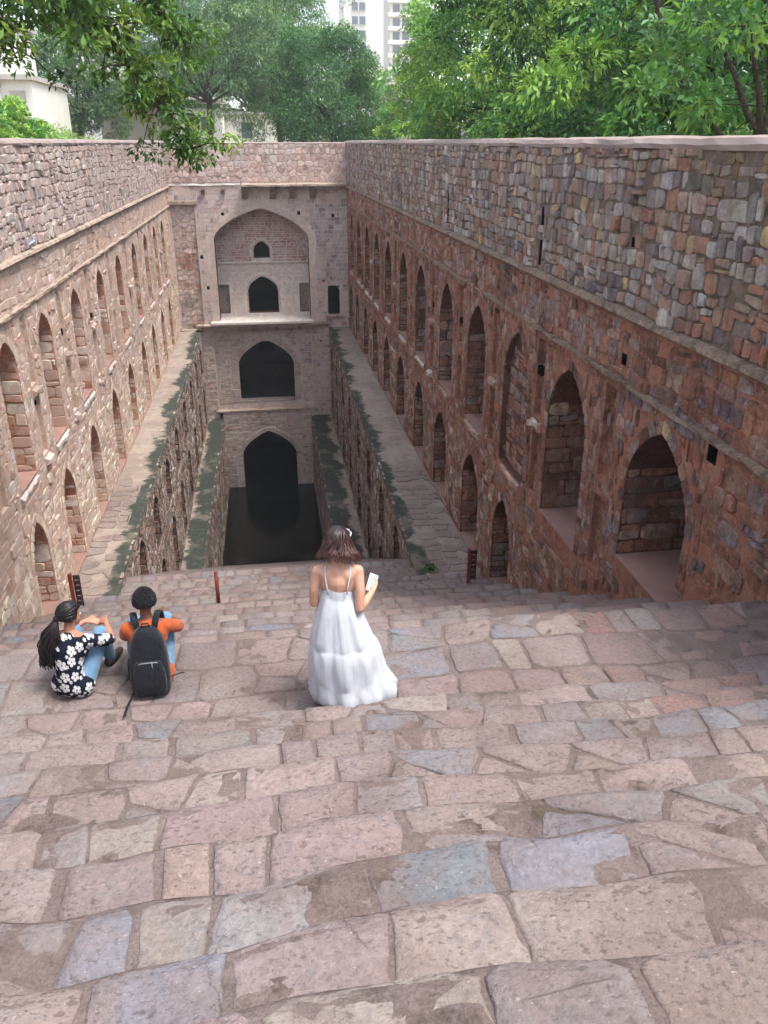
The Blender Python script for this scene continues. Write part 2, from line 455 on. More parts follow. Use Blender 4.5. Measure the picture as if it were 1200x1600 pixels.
def stone_shape(fr, poly, h, lod, rng, seat=-0.03):
    """one stone: bedded ring, shoulder, uneven face"""
    if lod >= 2: poly = chamfer(poly, rng.uniform(0.07, 0.2))
    n = len(poly); cx = sum(p[0] for p in poly) / n; cy = sum(p[1] for p in poly) / n
    tu, tv = rng.uniform(-1, 1), rng.uniform(-1, 1)
    R0 = max(math.hypot(p[0] - cx, p[1] - cy) for p in poly) + 1e-6
    def ring(k, hh, jit):
        r = []
        for (a, b) in poly:
            kk = k + rng.uniform(-jit, jit); x = (a - cx) * kk; y = (b - cy) * kk
            r.append(fr.at(cx + x, cy + y, hh * (1 + 0.35 * (x * tu + y * tv) / R0) if hh > 0 else hh))
        return r
    f = []
    if lod >= 2:
        rings = [ring(1.0, seat, 0), ring(0.985, h * 0.6, 0.03), ring(0.89, h, 0.05)]
    else:
        rings = [ring(1.0, seat, 0), ring(0.9, h, 0.03)]
    v = [p for r in rings for p in r]
    for k in range(len(rings) - 1):
        for i in range(n):
            j = (i + 1) % n; f.append((k * n + i, k * n + j, k * n + n + j, k * n + n + i))
    o = (len(rings) - 1) * n
    if lod >= 2:
        v.append(fr.at(cx + rng.uniform(-.1, .1) * R0, cy + rng.uniform(-.1, .1) * R0, h * rng.uniform(0.95, 1.2))); c = len(v) - 1
        for i in range(n): f.append((o + i, o + (i + 1) % n, c))
    else: f.append(tuple(o + i for i in range(n)))
    if fr.flip: f = [q[::-1] for q in f]
    return v, f

def masonry(out, fr, outline, holes, size, gap, relief, colfn, rng, aspect=1.15, jit=0.22, lod=None, drop=0.0, chink=0.0, wr=(0.30, 0.42, 0.5, 0.62), proud=0.0):
    """fill an outline (minus holes) with rubble; seeds mirrored across each edge make the joints follow it"""
    us = [p[0] for p in outline]; vs = [p[1] for p in outline]
    seeds = []; v = min(vs)
    while v < max(vs):
        hh = size * rng.choice((0.55, 0.75, 0.95, 1.1, 1.3)) * rng.uniform(0.9, 1.1); u = min(us) + rng.uniform(0, size)
        while u < max(us):
            wdt = size * aspect * rng.choice((0.55, 0.8, 1.0, 1.15, 1.5)) * rng.uniform(0.85, 1.15)
            seeds.append((u + wdt / 2 + rng.uniform(-jit, jit) * size, v + hh / 2 + rng.uniform(-jit, jit) * size)); u += wdt
        v += hh
    P = np.array(seeds); ok = in_poly(P, outline) & (dist_poly(P, outline) > size * 0.62)
    for h in holes:
        hu = [p[0] for p in h]; hv = [p[1] for p in h]
        near = (P[:, 0] > min(hu) - size) & (P[:, 0] < max(hu) + size) & (P[:, 1] > min(hv) - size) & (P[:, 1] < max(hv) + size)
        idx = np.where(near & ok)[0]
        if len(idx): ok[idx] = ~(in_poly(P[idx], h) | (dist_poly(P[idx], h) < size * 0.62))
    inner = [tuple(p) for p in P[ok]]; mir = []
    for k, pl in enumerate([outline] + list(holes)):
        sgn = (1 if area2(pl) > 0 else -1) * (1 if k == 0 else -1); n = len(pl)
        per = []
        for i in range(n):
            a, b = pl[i], pl[(i + 1) % n]; L = math.hypot(b[0] - a[0], b[1] - a[1])
            if L > 1e-9: per.append((a, b, L))
        nxt = size * 0.3
        for a, b, L in per:
            t = nxt
            while t < L:
                dx, dy = (b[0] - a[0]) / L, (b[1] - a[1]) / L; q = size * rng.uniform(0.36, 0.52)
                x, y = a[0] + dx * t, a[1] + dy * t
                inner.append((x - dy * q * sgn, y + dx * q * sgn)); mir.append((x + dy * q * sgn, y - dx * q * sgn))
                t += size * rng.uniform(0.7, 1.3)
            nxt = t - L
    # drop mirrored-edge seeds that fell into another hole or outside
    Q = np.array(inner); ok = in_poly(Q, outline)
    for h in holes: ok &= ~in_poly(Q, h)
    inner = [inner[i] for i in np.where(ok)[0]]
    wts = [size * rng.choice(wr) for _ in inner]
    if chink:                                   # small stones wedged between the big ones
        for _ in range(int(len(inner) * chink)):
            a, b_ = inner[rng.randrange(len(inner))]; t = rng.uniform(0, 6.283)
            q = (a + math.cos(t) * size * 0.55, b_ + math.sin(t) * size * 0.55)
            inner.append(q); wts.append(size * 0.1)
        Q = np.array(inner); ok = in_poly(Q, outline) & (dist_poly(Q, outline) > size * 0.12)
        for h in holes:
            hu = [p[0] for p in h]; hv = [p[1] for p in h]
            near = np.where((Q[:, 0] > min(hu) - .1) & (Q[:, 0] < max(hu) + .1) & (Q[:, 1] > min(hv) - .1) & (Q[:, 1] < max(hv) + .1))[0]
            if len(near): ok[near] &= ~(in_poly(Q[near], h) | (dist_poly(Q[near], h) < size * 0.1))
        kk = np.where(ok)[0]; inner = [inner[i] for i in kk]; wts = [wts[i] for i in kk]
    allp = inner + mir; wts = wts + [size * 0.46] * len(mir)
    for (u, v), poly in zip(inner, cells(allp, len(inner), gap, size * 1.35, wts)):
        if poly is None: continue
        if abs(area2(poly)) < size * size * 0.05: continue
        poly = [(a + rng.uniform(-.05, .05) * size, b_ + rng.uniform(-.05, .05) * size) for a, b_ in poly]
        if drop and rng.random() < drop: continue
        C = fr.at(u, v); d = float(np.linalg.norm(C))
        l = lod if lod is not None else (2 if d < 26 else 1)
        hgt = relief * rng.uniform(0.55, 1.35) * (3.0 if proud and rng.random() < proud else 1.0)
        vv, ff = stone_shape(fr, poly, hgt, l, rng)
        out.add(vv, ff, colfn(C, rng), fr.N)

def coursed(out, fr, outline, holes, h, w, gap, relief, colfn, rng, lod=1, jit=0.012, wob=0.0, proud=0.0, drop=0.0):
    """squared blocks laid in courses; jit/wob roughen them into rubble"""
    vs = [p[1] for p in outline]; us = [p[0] for p in outline]; v = min(vs); bricks = []; row = 0
    while v < max(vs) - 0.05:
        hh = min(rng.uniform(*h), max(vs) - v); u = min(us) - rng.uniform(0, w[0]); row += 1
        while u < max(us):
            ww = rng.uniform(*w); a, b = max(u, min(us)), min(u + ww, max(us)); u += ww
            t = rng.random()
            if jit > 0.015 and t < 0.16 and ww > 0.16: m = v + hh * rng.uniform(.4, .6); bricks += [(a, b, v, m, row), (a, b, m, v + hh, row)]     # two thin stones
            elif jit > 0.015 and t > 0.92: bricks.append((a, b, v, v + hh * rng.uniform(1.2, 1.5), row))                                      # a through stone
            else: bricks.append((a, b, v, v + hh, row))
        v += hh
    bb = [(min(p[0] for p in q), max(p[0] for p in q), min(p[1] for p in q), max(p[1] for p in q), q) for q in holes]
    convex = len(outline) == 4
    def ok(b):
        c = np.array([(b[0], b[2]), (b[1], b[2]), (b[1], b[3]), (b[0], b[3]), ((b[0] + b[1]) / 2, (b[2] + b[3]) / 2)]); c = c * 0.98 + c[4] * 0.02
        if convex:
            if b[3] > max(vs) + 0.02: return False
        elif not in_poly(c, outline).all(): return False
        for q in bb:
            if q[0] < b[1] and q[1] > b[0] and q[2] < b[3] and q[3] > b[2] and in_poly(c, q[4]).any(): return False
        return True
    fin = []
    for b in bricks:
        if b[1] - b[0] < 0.05: continue
        if ok(b): fin.append(b); continue
        d = (b[1] - b[0]) / 3
        fin += [q for q in ((b[0] + d * k, b[0] + d * (k + 1), b[2], b[3], b[4]) for k in range(3)) if d > 0.04 and ok(q)]
    for b in fin:
        if drop and rng.random() < drop: continue
        g = gap / 2
        def P(a, c): return (a + rng.uniform(-jit, jit), c + rng.uniform(-jit, jit) + (wob * n3(a * 0.9, c * 0.5, 2.2) if wob else 0))
        q = [P(b[0] + g, b[2] + g), P(b[1] - g, b[2] + g), P(b[1] - g, b[3] - g), P(b[0] + g, b[3] - g)]
        if area2(q) <= 1e-4: continue
        C = fr.at((b[0] + b[1]) / 2, (b[2] + b[3]) / 2); l = lod if lod < 2 or float(np.linalg.norm(C)) < 26 else 1
        vv, ff = stone_shape(fr, q, relief * rng.uniform(.4, 1.5) * (2.6 if proud and rng.random() < proud else 1), l, rng); out.add(vv, ff, colfn(C, rng), fr.N)

def backing(name, fr, outline, holes, mat, parent, h=0.0):
    V2 = []; E = []
    for pl in [outline] + list(holes):
        o = len(V2); V2 += [Vector(p) for p in pl]; E += [(o + i, o + (i + 1) % len(pl)) for i in range(len(pl))]
    r = delaunay_2d_cdt(V2, E, [], 0, 1e-5)
    vs = np.array([(p.x, p.y) for p in r[0]]); tri = [t for t in r[2]]
    C = np.array([vs[list(t)].mean(0) for t in tri]); ok = in_poly(C, outline)
    for q in holes: ok &= ~in_poly(C, q)
    f = [tuple(tri[i]) for i in np.where(ok)[0]]
    if fr.flip: f = [q[::-1] for q in f]
    return link(name, mesh(name, np.array([fr.at(a, b, h) for a, b in vs]), f, None, False, mat), parent)

def ring_stones(out, fr, hole, w, relief, colfn, rng, step=(0.14, 0.24), gap=0.018, skip_base=True):
    """dressed stones round an opening (jamb blocks and voussoirs)"""
    pl = hole if area2(hole) > 0 else hole[::-1]; n = len(pl); outer = offset_poly(pl, w)
    pi = [np.array(pl[(1 + i) % n]) for i in range(n)] if skip_base else [np.array(p) for p in pl]
    po = [np.array(outer[(1 + i) % n]) for i in range(n)] if skip_base else [np.array(p) for p in outer]
    # the open path runs from bottom right over the apex to bottom left
    po[0][1] = pi[0][1]; po[-1][1] = pi[-1][1]
    L = [0.0]
    for i in range(1, n): L.append(L[-1] + float(np.linalg.norm(pi[i] - pi[i - 1])))
    def atlen(t):
        t = min(max(t, 0), L[-1])
        for i in range(1, n):
            if t <= L[i] + 1e-9:
                k = (t - L[i - 1]) / max(1e-9, L[i] - L[i - 1]); return pi[i - 1] * (1 - k) + pi[i] * k, po[i - 1] * (1 - k) + po[i] * k
        return pi[-1], po[-1]
    t = 0.0
    while t < L[-1] - 0.05:
        s = rng.uniform(*step); e = min(t + s, L[-1])
        if L[-1] - e < step[0] * 0.6: e = L[-1]
        a0, b0 = atlen(t + gap / 2); a1, b1 = atlen(e - gap / 2); ex = rng.uniform(0.75, 1.12)
        quad = [tuple(a0 + (b0 - a0) * 0.02), tuple(a0 + (b0 - a0) * ex), tuple(a1 + (b1 - a1) * ex), tuple(a1 + (b1 - a1) * 0.02)]
        if area2(quad) < 0: quad = quad[::-1]
        C = fr.at(*((a0 + b1) / 2)); d = float(np.linalg.norm(C))
        if abs(area2(quad)) > 1e-4:
            vv, ff = stone_shape(fr, quad, relief * rng.uniform(0.8, 1.2), 2 if d < 20 else 1, rng)
            out.add(vv, ff, colfn(C, rng), fr.N)
        t = e

def niche(fr, hole, depth, parent, mat, floor_mat=None, jamb=None, back=None, rng=random, name='niche', open_back=False):
    """recess behind an opening: reveals, back and floor; jamb/back = (pieces, colfn, size)"""
    pl = hole if area2(hole) > 0 else hole[::-1]; n = len(pl)
    v = [fr.at(a, b, 0) for a, b in pl] + [fr.at(a, b, -depth) for a, b in pl]
    f = [(i, n + i, n + (i + 1) % n, (i + 1) % n) for i in range(n)]
    if not open_back: f.append(tuple(n + i for i in range(n)))
    if fr.flip: f = [q[::-1] for q in f]
    o = link(name, mesh(name, v, f, None, False, mat), parent)
    u0 = min(p[0] for p in pl); u1 = max(p[0] for p in pl); v0 = min(p[1] for p in pl)
    if floor_mat:
        t = 0.03
        vv = [fr.at(a, b, -c) for b in (v0 + 0.003, v0 + t) for a, c in ((u0 + .004, -0.02), (u1 - .004, -0.02), (u1 - .004, depth - .004), (u0 + .004, depth - .004))]
        ff = [(4, 5, 6, 7), (0, 1, 5, 4), (1, 2, 6, 5), (2, 3, 7, 6), (3, 0, 4, 7), (3, 2, 1, 0)]
        link('niche_floor', mesh('niche_floor', vv, ff, None, False, floor_mat), o)
    sp = max(p[1] for p in pl[:3])
    side = [p for p in pl if abs(p[0] - u1) < 1e-6]; sp = max(p[1] for p in side)
    if jamb:
        f2 = Frame(fr.O + fr.U * u1, -fr.N, fr.V, -fr.U)
        coursed(jamb[0], f2, rect(0.01, depth - 0.01, v0 + 0.04, sp + 0.25), [], (.13, .28), (.3, .6), 0.018, 0.016, jamb[1], rng, 2, 0.02, 0.03, 0.1)
    if back:
        f3 = Frame(fr.O - fr.N * depth, fr.U, fr.V, fr.N)
        ins = offset_poly(pl, -0.03)
        coursed(back[0], f3, ins, [], (.14, .28), (.18, .45), 0.03, 0.016, back[1], rng, 2, 0.03, 0.06, 0.1, 0.08)
    return o
# ------------------------------------------------------------------ stone colours (the stones' own, by place and by chance)
def pick(rng, pal):
    t = rng.random() * sum(w for w, c in pal)
    for w, c in pal:
        t -= w
        if t <= 0: return c
    return pal[-1][1]
P_TOPR = [(3, rgb(156, 148, 142)), (1.5, rgb(136, 125, 122)), (3.5, rgb(160, 136, 120)), (2, rgb(156, 116, 96)), (2, rgb(178, 169, 160)), (0.3, rgb(186, 160, 114)), (1.2, rgb(112, 101, 100))]
P_REDR = [(3, rgb(160, 110, 88)), (2, rgb(144, 97, 81)), (2, rgb(154, 122, 104)), (1.2, rgb(134, 124, 124)), (0.7, rgb(112, 99, 103)), (0.4, rgb(176, 150, 116))]
P_MIDR = [(3, rgb(156, 110, 89)), (2.5, rgb(142, 98, 81)), (2, rgb(164, 136, 120)), (2.2, rgb(148, 132, 125)), (1.4, rgb(106, 82, 74)), (0.6, rgb(168, 142, 120))]
P_LOWR = [(3, rgb(178, 158, 142)), (2, rgb(160, 136, 120)), (2, rgb(140, 112, 98)), (1, rgb(190, 176, 160))]
P_TOPL = [(3, rgb(186, 168, 159)), (2, rgb(172, 155, 148)), (2, rgb(194, 170, 157)), (1, rgb(194, 182, 174)), (0.4, rgb(146, 134, 132))]
P_MIDL = [(3, rgb(192, 167, 152)), (2, rgb(182, 156, 141)), (2, rgb(200, 178, 164)), (1, rgb(168, 142, 127)), (0.6, rgb(214, 202, 192)), (0.4, rgb(194, 148, 122))]
P_LOWL = [(3, rgb(212, 192, 172)), (2, rgb(200, 174, 154)), (2, rgb(218, 204, 186)), (0.8, rgb(186, 154, 134))]
P_BTOP = [(3, rgb(196, 166, 152)), (2, rgb(182, 148, 134)), (2, rgb(204, 180, 168)), (0.8, rgb(170, 136, 122))]
P_BACK = [(3, rgb(196, 174, 161)), (2, rgb(186, 163, 151)), (2, rgb(206, 186, 174)), (0.8, rgb(160, 138, 130)), (0.5, rgb(172, 132, 116))]
P_BGREY = [(3, rgb(156, 140, 138)), (2, rgb(144, 130, 128)), (2, rgb(166, 152, 148)), (0.4, rgb(192, 184, 178))]
P_DAMP = [(3, rgb(148, 132, 122)), (2, rgb(132, 116, 108)), (2, rgb(164, 150, 138)), (1, rgb(116, 98, 90)), (0.7, rgb(178, 166, 152))]
P_BRICK = [(3, rgb(168, 120, 98)), (2, rgb(156, 110, 90)), (1, rgb(180, 142, 120))]
P_WHITE = [(2, rgb(188, 183, 178)), (1, rgb(172, 165, 160)), (1, rgb(156, 146, 139))]
def var(c, rng, a=0.14):
    k = 1 + rng.uniform(-a, a); return tuple(max(0, x * k * (1 + rng.uniform(-0.035, 0.035))) for x in c)
def colRtop(C, rng):
    t = n3(C[0], C[1], C[2], 0.35) + 0.32 * (10.5 - C[1]) / 4 + 0.5 * (-C[2] - 1.1)
    c = var(pick(rng, P_REDR if t + rng.uniform(-.35, .35) > 0.24 else P_TOPR), rng)
    m = n3(C[0], C[1] + 7, C[2], 0.55) - abs(C[1] - 10.8) * 0.06 + rng.uniform(-.15, .15)
    if m > 0.08: c = mixc(c, rgb(92, 90, 48), min(0.62, (m - 0.08) * 2.4))
    return c
def colRmid(C, rng):
    if C[2] < -7.0 - 0.4 * n3(C[0], C[1], C[2], 0.6) and C[1] > 13.5: return var(pick(rng, P_LOWR if rng.random() < 0.5 else P_MIDR), rng)
    return var(pick(rng, P_REDR if n3(C[0], C[1], C[2], 0.3) + (10 - C[1]) * 0.06 + rng.uniform(-.3, .3) > 0.15 else P_MIDR), rng)
def colLtop(C, rng): return var(pick(rng, P_TOPL), rng, 0.12)
def colLmid(C, rng):
    return var(pick(rng, P_LOWL if C[2] < -6.9 + 0.5 * n3(C[0], C[1], C[2], 0.5) else P_MIDL), rng, 0.1)
def colRjamb(C, rng): return var(pick(rng, P_MIDR), rng)
def colLjamb(C, rng): return var(pick(rng, P_BRICK if rng.random() < 0.45 else P_LOWL), rng)
def colBtop(C, rng): return var(pick(rng, P_BTOP), rng, 0.12)
def colBack(C, rng):
    g = (C[0] > 2.4 and -7 < C[2] < -3.0) or n3(C[0], C[1], C[2], 0.5) > 0.42
    return var(pick(rng, P_BGREY if g else P_BACK), rng, 0.08)
def colTower(C, rng):
    b = -7.2 < C[2] < -4.3 and rng.random() < 0.75
    c = var(pick(rng, P_BRICK if b else P_BACK), rng)
    if C[2] < -7.6 and rng.random() < 0.6: c = mixc(c, rgb(88, 96, 70), 0.6)
    return c
def colDamp(C, rng):
    c = var(pick(rng, P_DAMP), rng)
    if rng.random() < 0.12: c = var(pick(rng, P_WHITE), rng)
    return c
def colWhite(C, rng): return var(pick(rng, P_WHITE), rng, 0.08)
def colLedge(C, rng): return var(rgb(146, 124, 110), rng, 0.12)

def strip(name, fr, u0, u1, prof, mat, parent, step=0.35, wob=0.012, seed=0, broken=0.0):
    """a moulding swept along a wall: prof = closed (height off the wall, v) outline"""
    rng = random.Random(seed); n = max(2, int((u1 - u0) / step)); rings = []
    for i in range(n + 1):
        u = u0 + (u1 - u0) * i / n
        w = n3(u * 0.9, seed, 3.1) * wob * 2 + n3(u * 4, seed, 7.7) * wob
        cut = 1.0
        if broken and n3(u * 0.7, seed, 1.3) > broken: cut = 0.3
        rings.append([fr.at(u, v + w * 0.6 + rng.uniform(-wob, wob) * 0.3, h * cut + (w + rng.uniform(-wob, wob) * 0.5 if h > 0.0 else 0)) for h, v in prof])
    mb = MB(); mb.rings(rings)
    if not fr.flip: mb.f = [q[::-1] for q in mb.f]
    return mb.build(name, mat, parent)

def block(out, fr, u0, u1, v0, v1, proj, col, rng):
    """rough projecting block, its top sloping outwards"""
    n = max(2, int((u1 - u0) / 0.16)); v = []; f = []
    for i in range(n + 1):
        u = u0 + (u1 - u0) * i / n; j = lambda s: rng.uniform(-s, s); k = rng.uniform(0.45, 1.1)
        for (h, vv) in ((-0.03, v0 + j(.03)), (proj * k, v0 + 0.05 + j(.04)), (proj * k, v1 - 0.06 + j(.03)), (-0.03, v1 + j(.015))): v.append(fr.at(u + j(.02), vv, h))
    for i in range(n):
        for q in range(3): f.append((i * 4 + q, i * 4 + 4 + q, i * 4 + 5 + q, i * 4 + q + 1))
    f.append((0, 1, 2, 3)); f.append((n * 4 + 3, n * 4 + 2, n * 4 + 1, n * 4))
    if fr.flip: f = [q[::-1] for q in f]
    out.add(v, f, col, fr.N)

# ------------------------------------------------------------------ levels of the well (the camera's eye is the origin)
Z_W1, Z_W2, Z_WATER, Z_GROUND, Y_BACK = -9.45, -14.5, -18.75, -1.45, 46.0
XR1, XL1, XR2, XL2, XR3, XL3 = 4.3, -4.92, 3.2, -3.88, 2.05, -3.03
_ul = math.hypot(0.012, 1)
FR_R = Frame((4.864, 0, 0), (-0.012 / _ul, 1 / _ul, 0), (0, 0, 1), (-1 / _ul, -0.012 / _ul, 0))
FR_L = Frame((-4.92, 0, 0), (0, 1, 0), (0, 0, 1), (1, 0, 0))
def xr(y): return 4.864 - 0.012 * y

# ------------------------------------------------------------------ long side walls with two tiers of arched niches
def side_wall(fr, label, uppers, lowers, slits, holes_sq, top_col, mid_col, jamb_col, mats, size_t, size_m, seed, gap_t, gap_m, rel_t, rel_m, sidepal):
    rng = random.Random(seed); mledge = M['ledgeR'] if fr is FR_R else M['ledge']
    root = empty('niched_stone_wall', tuple(fr.at(16, Z_W1, 0)))
    tag(root, label, 'wall')
    mt, mm, mstone, mniche, mtop = mats
    top_holes = []; mid_holes = []; rings = []; arches = []
    for (c, v0, w, ap, dep) in uppers:
        a = arch_outline(c, v0, w, ap, 0.95 if w > 1.2 else 0.6); arches.append((a, dep, v0, c, 'u')); mid_holes.append(a); rings.append(offset_poly(a, 0.2))
    for (c, v0, w, ap, dep) in lowers:
        a = arch_outline(c, v0, w, ap, 0.85); arches.append((a, dep, v0, c, 'l')); mid_holes.append(a); rings.append(offset_poly(a, 0.2))
    panels = []
    cs = sorted(u[0] for u in uppers)
    for a, b in zip(cs[:-1], cs[1:]):
        m = (a + b) / 2
        if b - a < 2.6: continue
        for (p0, p1) in ((-4.55, -3.15), (-6.05, -4.85)):
            q = rect(m - 0.2, m + 0.2, p0, p1); panels.append((q, m)); mid_holes.append(q); rings.append(offset_poly(q, 0.03))
    small = []
    for (u, v0, v1, w) in slits:
        q = rect(u - w / 2, u + w / 2, v0, v1); top_holes.append(q); small.append((q, 0.5, 'drain_slit'))
    for (u, v, s) in holes_sq:
        q = rect(u - s / 2, u + s / 2, v - s / 2, v + s / 2)
        (mid_holes if v < -2.1 else top_holes).append(q); rings.append(offset_poly(q, 0.02)) if v < -2.1 else None
        small.append((q, 0.35, 'putlog_hole'))
    top = rect(-2.5, Y_BACK + 0.02, -2.1, -0.08)
    mid = [(1.0, -2.1), (5.2, -4.7), (6.7, -5.2), (16.0, -10.3), (Y_BACK + 0.02, -10.3), (Y_BACK + 0.02, -2.1)]
    backing('upper_mortar', fr, top, top_holes, mt, root)
    backing('lower_mortar', fr, mid, mid_holes, mm, root)
    stones = Pieces(); dressed = Pieces(); sills = Pieces()
    tops = Pieces()
    coursed(tops, fr, rect(-1.0, Y_BACK, -2.03, -0.07), [offset_poly(h, 0.01) for h in top_holes], (.12, .25), (.10, .33), gap_t, rel_t, top_col, rng, 2, 0.024, 0.07, 0.06, 0.02)
    vis = [(3.5, -2.2), (6.7, -4.3), (16.2, -9.5), (Y_BACK, -9.43), (Y_BACK, -2.2)]
    coursed(stones, fr, vis, rings, (.12, .27), (.13, .42), gap_m, rel_m, mid_col, rng, 2, 0.028, 0.09, 0.12, 0.04)
    for (a, dep, v0, c, tier) in arches:
        d = math.hypot(c, 5)
        ring_stones(dressed, fr, a, 0.19, rel_m * 0.9, mid_col, rng, (0.12, 0.22) if d < 25 else (0.2, 0.32), gap_m * 0.8)
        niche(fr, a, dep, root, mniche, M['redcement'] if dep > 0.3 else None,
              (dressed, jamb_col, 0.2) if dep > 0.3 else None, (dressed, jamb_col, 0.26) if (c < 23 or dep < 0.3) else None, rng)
        if tier == 'u' and c > 14:
            block(sills, fr, c - 0.75 + rng.uniform(0, .3), c + 0.72 - rng.uniform(0, .2), v0 - 0.2, v0 - 0.02, 0.08, colWhite(None, rng) if c > 24 or fr is FR_L else colLedge(None, rng), rng)
    for (q, m) in panels:
        niche(fr, q, 0.09, root, mm, None, None, (dressed, mid_col, 0.22) if m < 26 else None, rng, 'recessed_panel')
    for a, b in zip(cs[:-1], cs[1:]):
        if b - a > 2.6 and rng.random() < 0.5:
            m = (a + b) / 2
            block(sills, fr, m - 0.22, m + 0.2, -4.8, -4.6, 0.12, colWhite(None, rng) if rng.random() < 0.3 and m > 20 else colLedge(None, rng), rng)
            if rng.random() < 0.6 and m > 17: block(sills, fr, m - 0.2, m + 0.18, -6.3, -6.1, 0.12, colWhite(None, rng), rng)
    for (q, dep, nm) in small:
        niche(fr, q, dep, root, M['dark'], None, None, None, rng, nm)
    stones.finish(root, mstone, limit=160); tops.finish(root, mtop, 'stone', 'parapet_rubble_stones', 140)
    dressed.finish(root, mstone, 'dressed_stone', 'dressed_stones_far')
    sills.finish(root, M['stoneL'], 'sill_block', 'sill_blocks_far')
    strip('string_course', fr, -2.5, Y_BACK, [(-0.03, -2.15), (0.09, -2.145), (0.12, -2.11), (0.10, -2.06), (0.02, -2.035), (-0.03, -2.02)], mledge, root, 0.3, 0.016, seed)
    strip('thin_ledge', fr, 4.0, Y_BACK, [(-0.03, -3.03), (0.07, -3.02), (0.07, -2.97), (-0.03, -2.95)], mledge, root, 0.3, 0.03, seed + 3, 0.0)
    strip('coping', fr, -2.5, Y_BACK + 0.6, [(-0.65, -0.10), (0.03, -0.075), (0.045, -0.02), (0.0, 0.04), (-0.12, 0.065), (-0.45, 0.065), (-0.62, 0.03)], M['coping'], root, 0.25, 0.02, seed + 5)
    # outer face towards the park
    o = [fr.at(u, v, -0.6) for u, v in ((-2.5, Z_GROUND - 1), (Y_BACK + .6, Z_GROUND - 1), (Y_BACK + .6, -0.1), (-2.5, -0.1))]
    link('outer_face', mesh('outer_face', o, [(0, 1, 2, 3)], None, False, mt), root)
    return root

apR = [12.38, 15.2, 18.25, 21.45, 25.05, 28.2, 31.6, 34.7, 37.75, 40.85, 43.85]
upR = [(9.13, -5.45, 1.72, -3.32, 1.25)] + [(c, -6.17, 1.72 if c < 14 else 1.6, -3.32, 0.12 if abs(c - 15.2) < .1 else 1.05) for c in apR]
loR = [(15.5, -9.2, 1.3, -6.95, 0.8)] + [(c, -9.42, 1.62, -6.93, 0.8) for c in (18.28, 21.8, 25.05, 28.6, 31.9, 35.2, 38.45, 41.7, 44.6)]
side_wall(FR_R, 'long rubble wall with two tiers of arched niches on the right, red brown stones', upR, loR,
          [(14.3, -1.95, -1.0, 0.13), (21.65, -1.9, -1.02, 0.15), (28.7, -1.98, -1.4, 0.12)],
          [(10.49, -2.7, 0.16), (7.98, -3.16, 0.2), (13.87, -3.72, 0.16), (10.63, -1.19, 0.12), (19.9, -4.0, .14), (23.2, -4.2, .14)],
          colRtop, colRmid, colRjamb, (M['mortarRtop'], M['mortarR'], M['stoneR'], M['niche'], M['stoneRtop']), 0.205, 0.235, 11, 0.020, 0.010, 0.024, 0.015, None)
apL = [9.3, 12.6, 15.85, 18.75, 22.05, 25.55, 28.95, 32.6, 35.9, 39.1, 42.2]
upL = [(c, -6.15, 1.15, -3.36, 0.75) for c in apL]
loL = [(15.75, -9.15, 1.15, -6.98, 0.75)] + [(c, -9.42, 1.2, -6.9, 0.75) for c in (18.6, 21.85, 25.35, 28.7, 32.15, 35.4, 38.75, 42.0)]
side_wall(FR_L, 'long pale pink rubble wall with two tiers of arched niches on the left', upL, loL, [],
          [(20.3, -4.1, .15), (24.0, -4.4, .13), (17.2, -4.9, .13)],
          colLtop, colLmid, colLjamb, (M['mortarLtop'], M['mortarL'], M['stoneL'], M['nicheL'], M['stoneLtop']), 0.20, 0.21, 23, 0.022, 0.010, 0.026, 0.012, None)

# ------------------------------------------------------------------ lower retaining walls and channel walls
def low_wall(x, nx, y0, y1, z0, z1, label, arches, seed, size, name='retaining_wall'):
    rng = random.Random(seed)
    fr = Frame((x, 0, 0), (0, 1, 0), (0, 0, 1), (nx, 0, 0))
    root = empty(name, (x, y0, z0)); tag(root, label, 'wall')
    holes = [arch_outline(c, v0, w, ap, 0.5, 6) for (c, v0, w, ap) in arches]
    backing('mortar', fr, rect(y0, y1, z0, z1), holes, M['mortarLow'], root)
    st = Pieces(); dr = Pieces()
    masonry(st, fr, rect(y0, y1, z0 + 0.02, z1 - 0.01), [offset_poly(h, 0.12) for h in holes], size, 0.03, 0.032, colDamp, rng)
    for h in holes:
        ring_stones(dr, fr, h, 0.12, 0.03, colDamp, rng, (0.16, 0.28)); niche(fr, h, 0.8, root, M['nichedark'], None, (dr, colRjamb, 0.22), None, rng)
    st.finish(root, M['stoneR'], limit=150)
    if dr.items: dr.finish(root, M['stoneR'], 'dressed_stone', 'dressed_stones_far', 60)
    return root
tierA = [(c, max(-11.5, -9.85 - max(0, c - 18.4) * .514), 1.25, -9.95) for c in (20.7, 23.9, 27.3, 30.7, 34.2, 37.7, 41.2, 44.3)]
tierA[0] = (20.7, -11.6, 1.2, -9.9)
tierB = [(c, -14.3, 1.25, -12.15) for c in (23.95, 27.3, 30.7, 34.2, 37.7, 41.2, 44.3)]
low_wall(XR2, -1, 16.75, Y_BACK, Z_W2 - 0.3, Z_W1, 'lower retaining wall with small arches below the right walkway', tierA + tierB, 31, 0.26)
low_wall(XL2, 1, 16.75, Y_BACK, Z_W2 - 0.3, Z_W1, 'lower retaining wall with small arches below the left walkway', tierA + tierB, 37, 0.26)
low_wall(XR3, -1, 25.5, Y_BACK, -20.5, Z_W2, 'damp channel wall rising from the water on the right', [], 41, 0.3, 'channel_wall')
low_wall(XL3, 1, 25.5, Y_BACK, -20.5, Z_W2, 'damp channel wall rising from the water on the left', [], 43, 0.3, 'channel_wall')

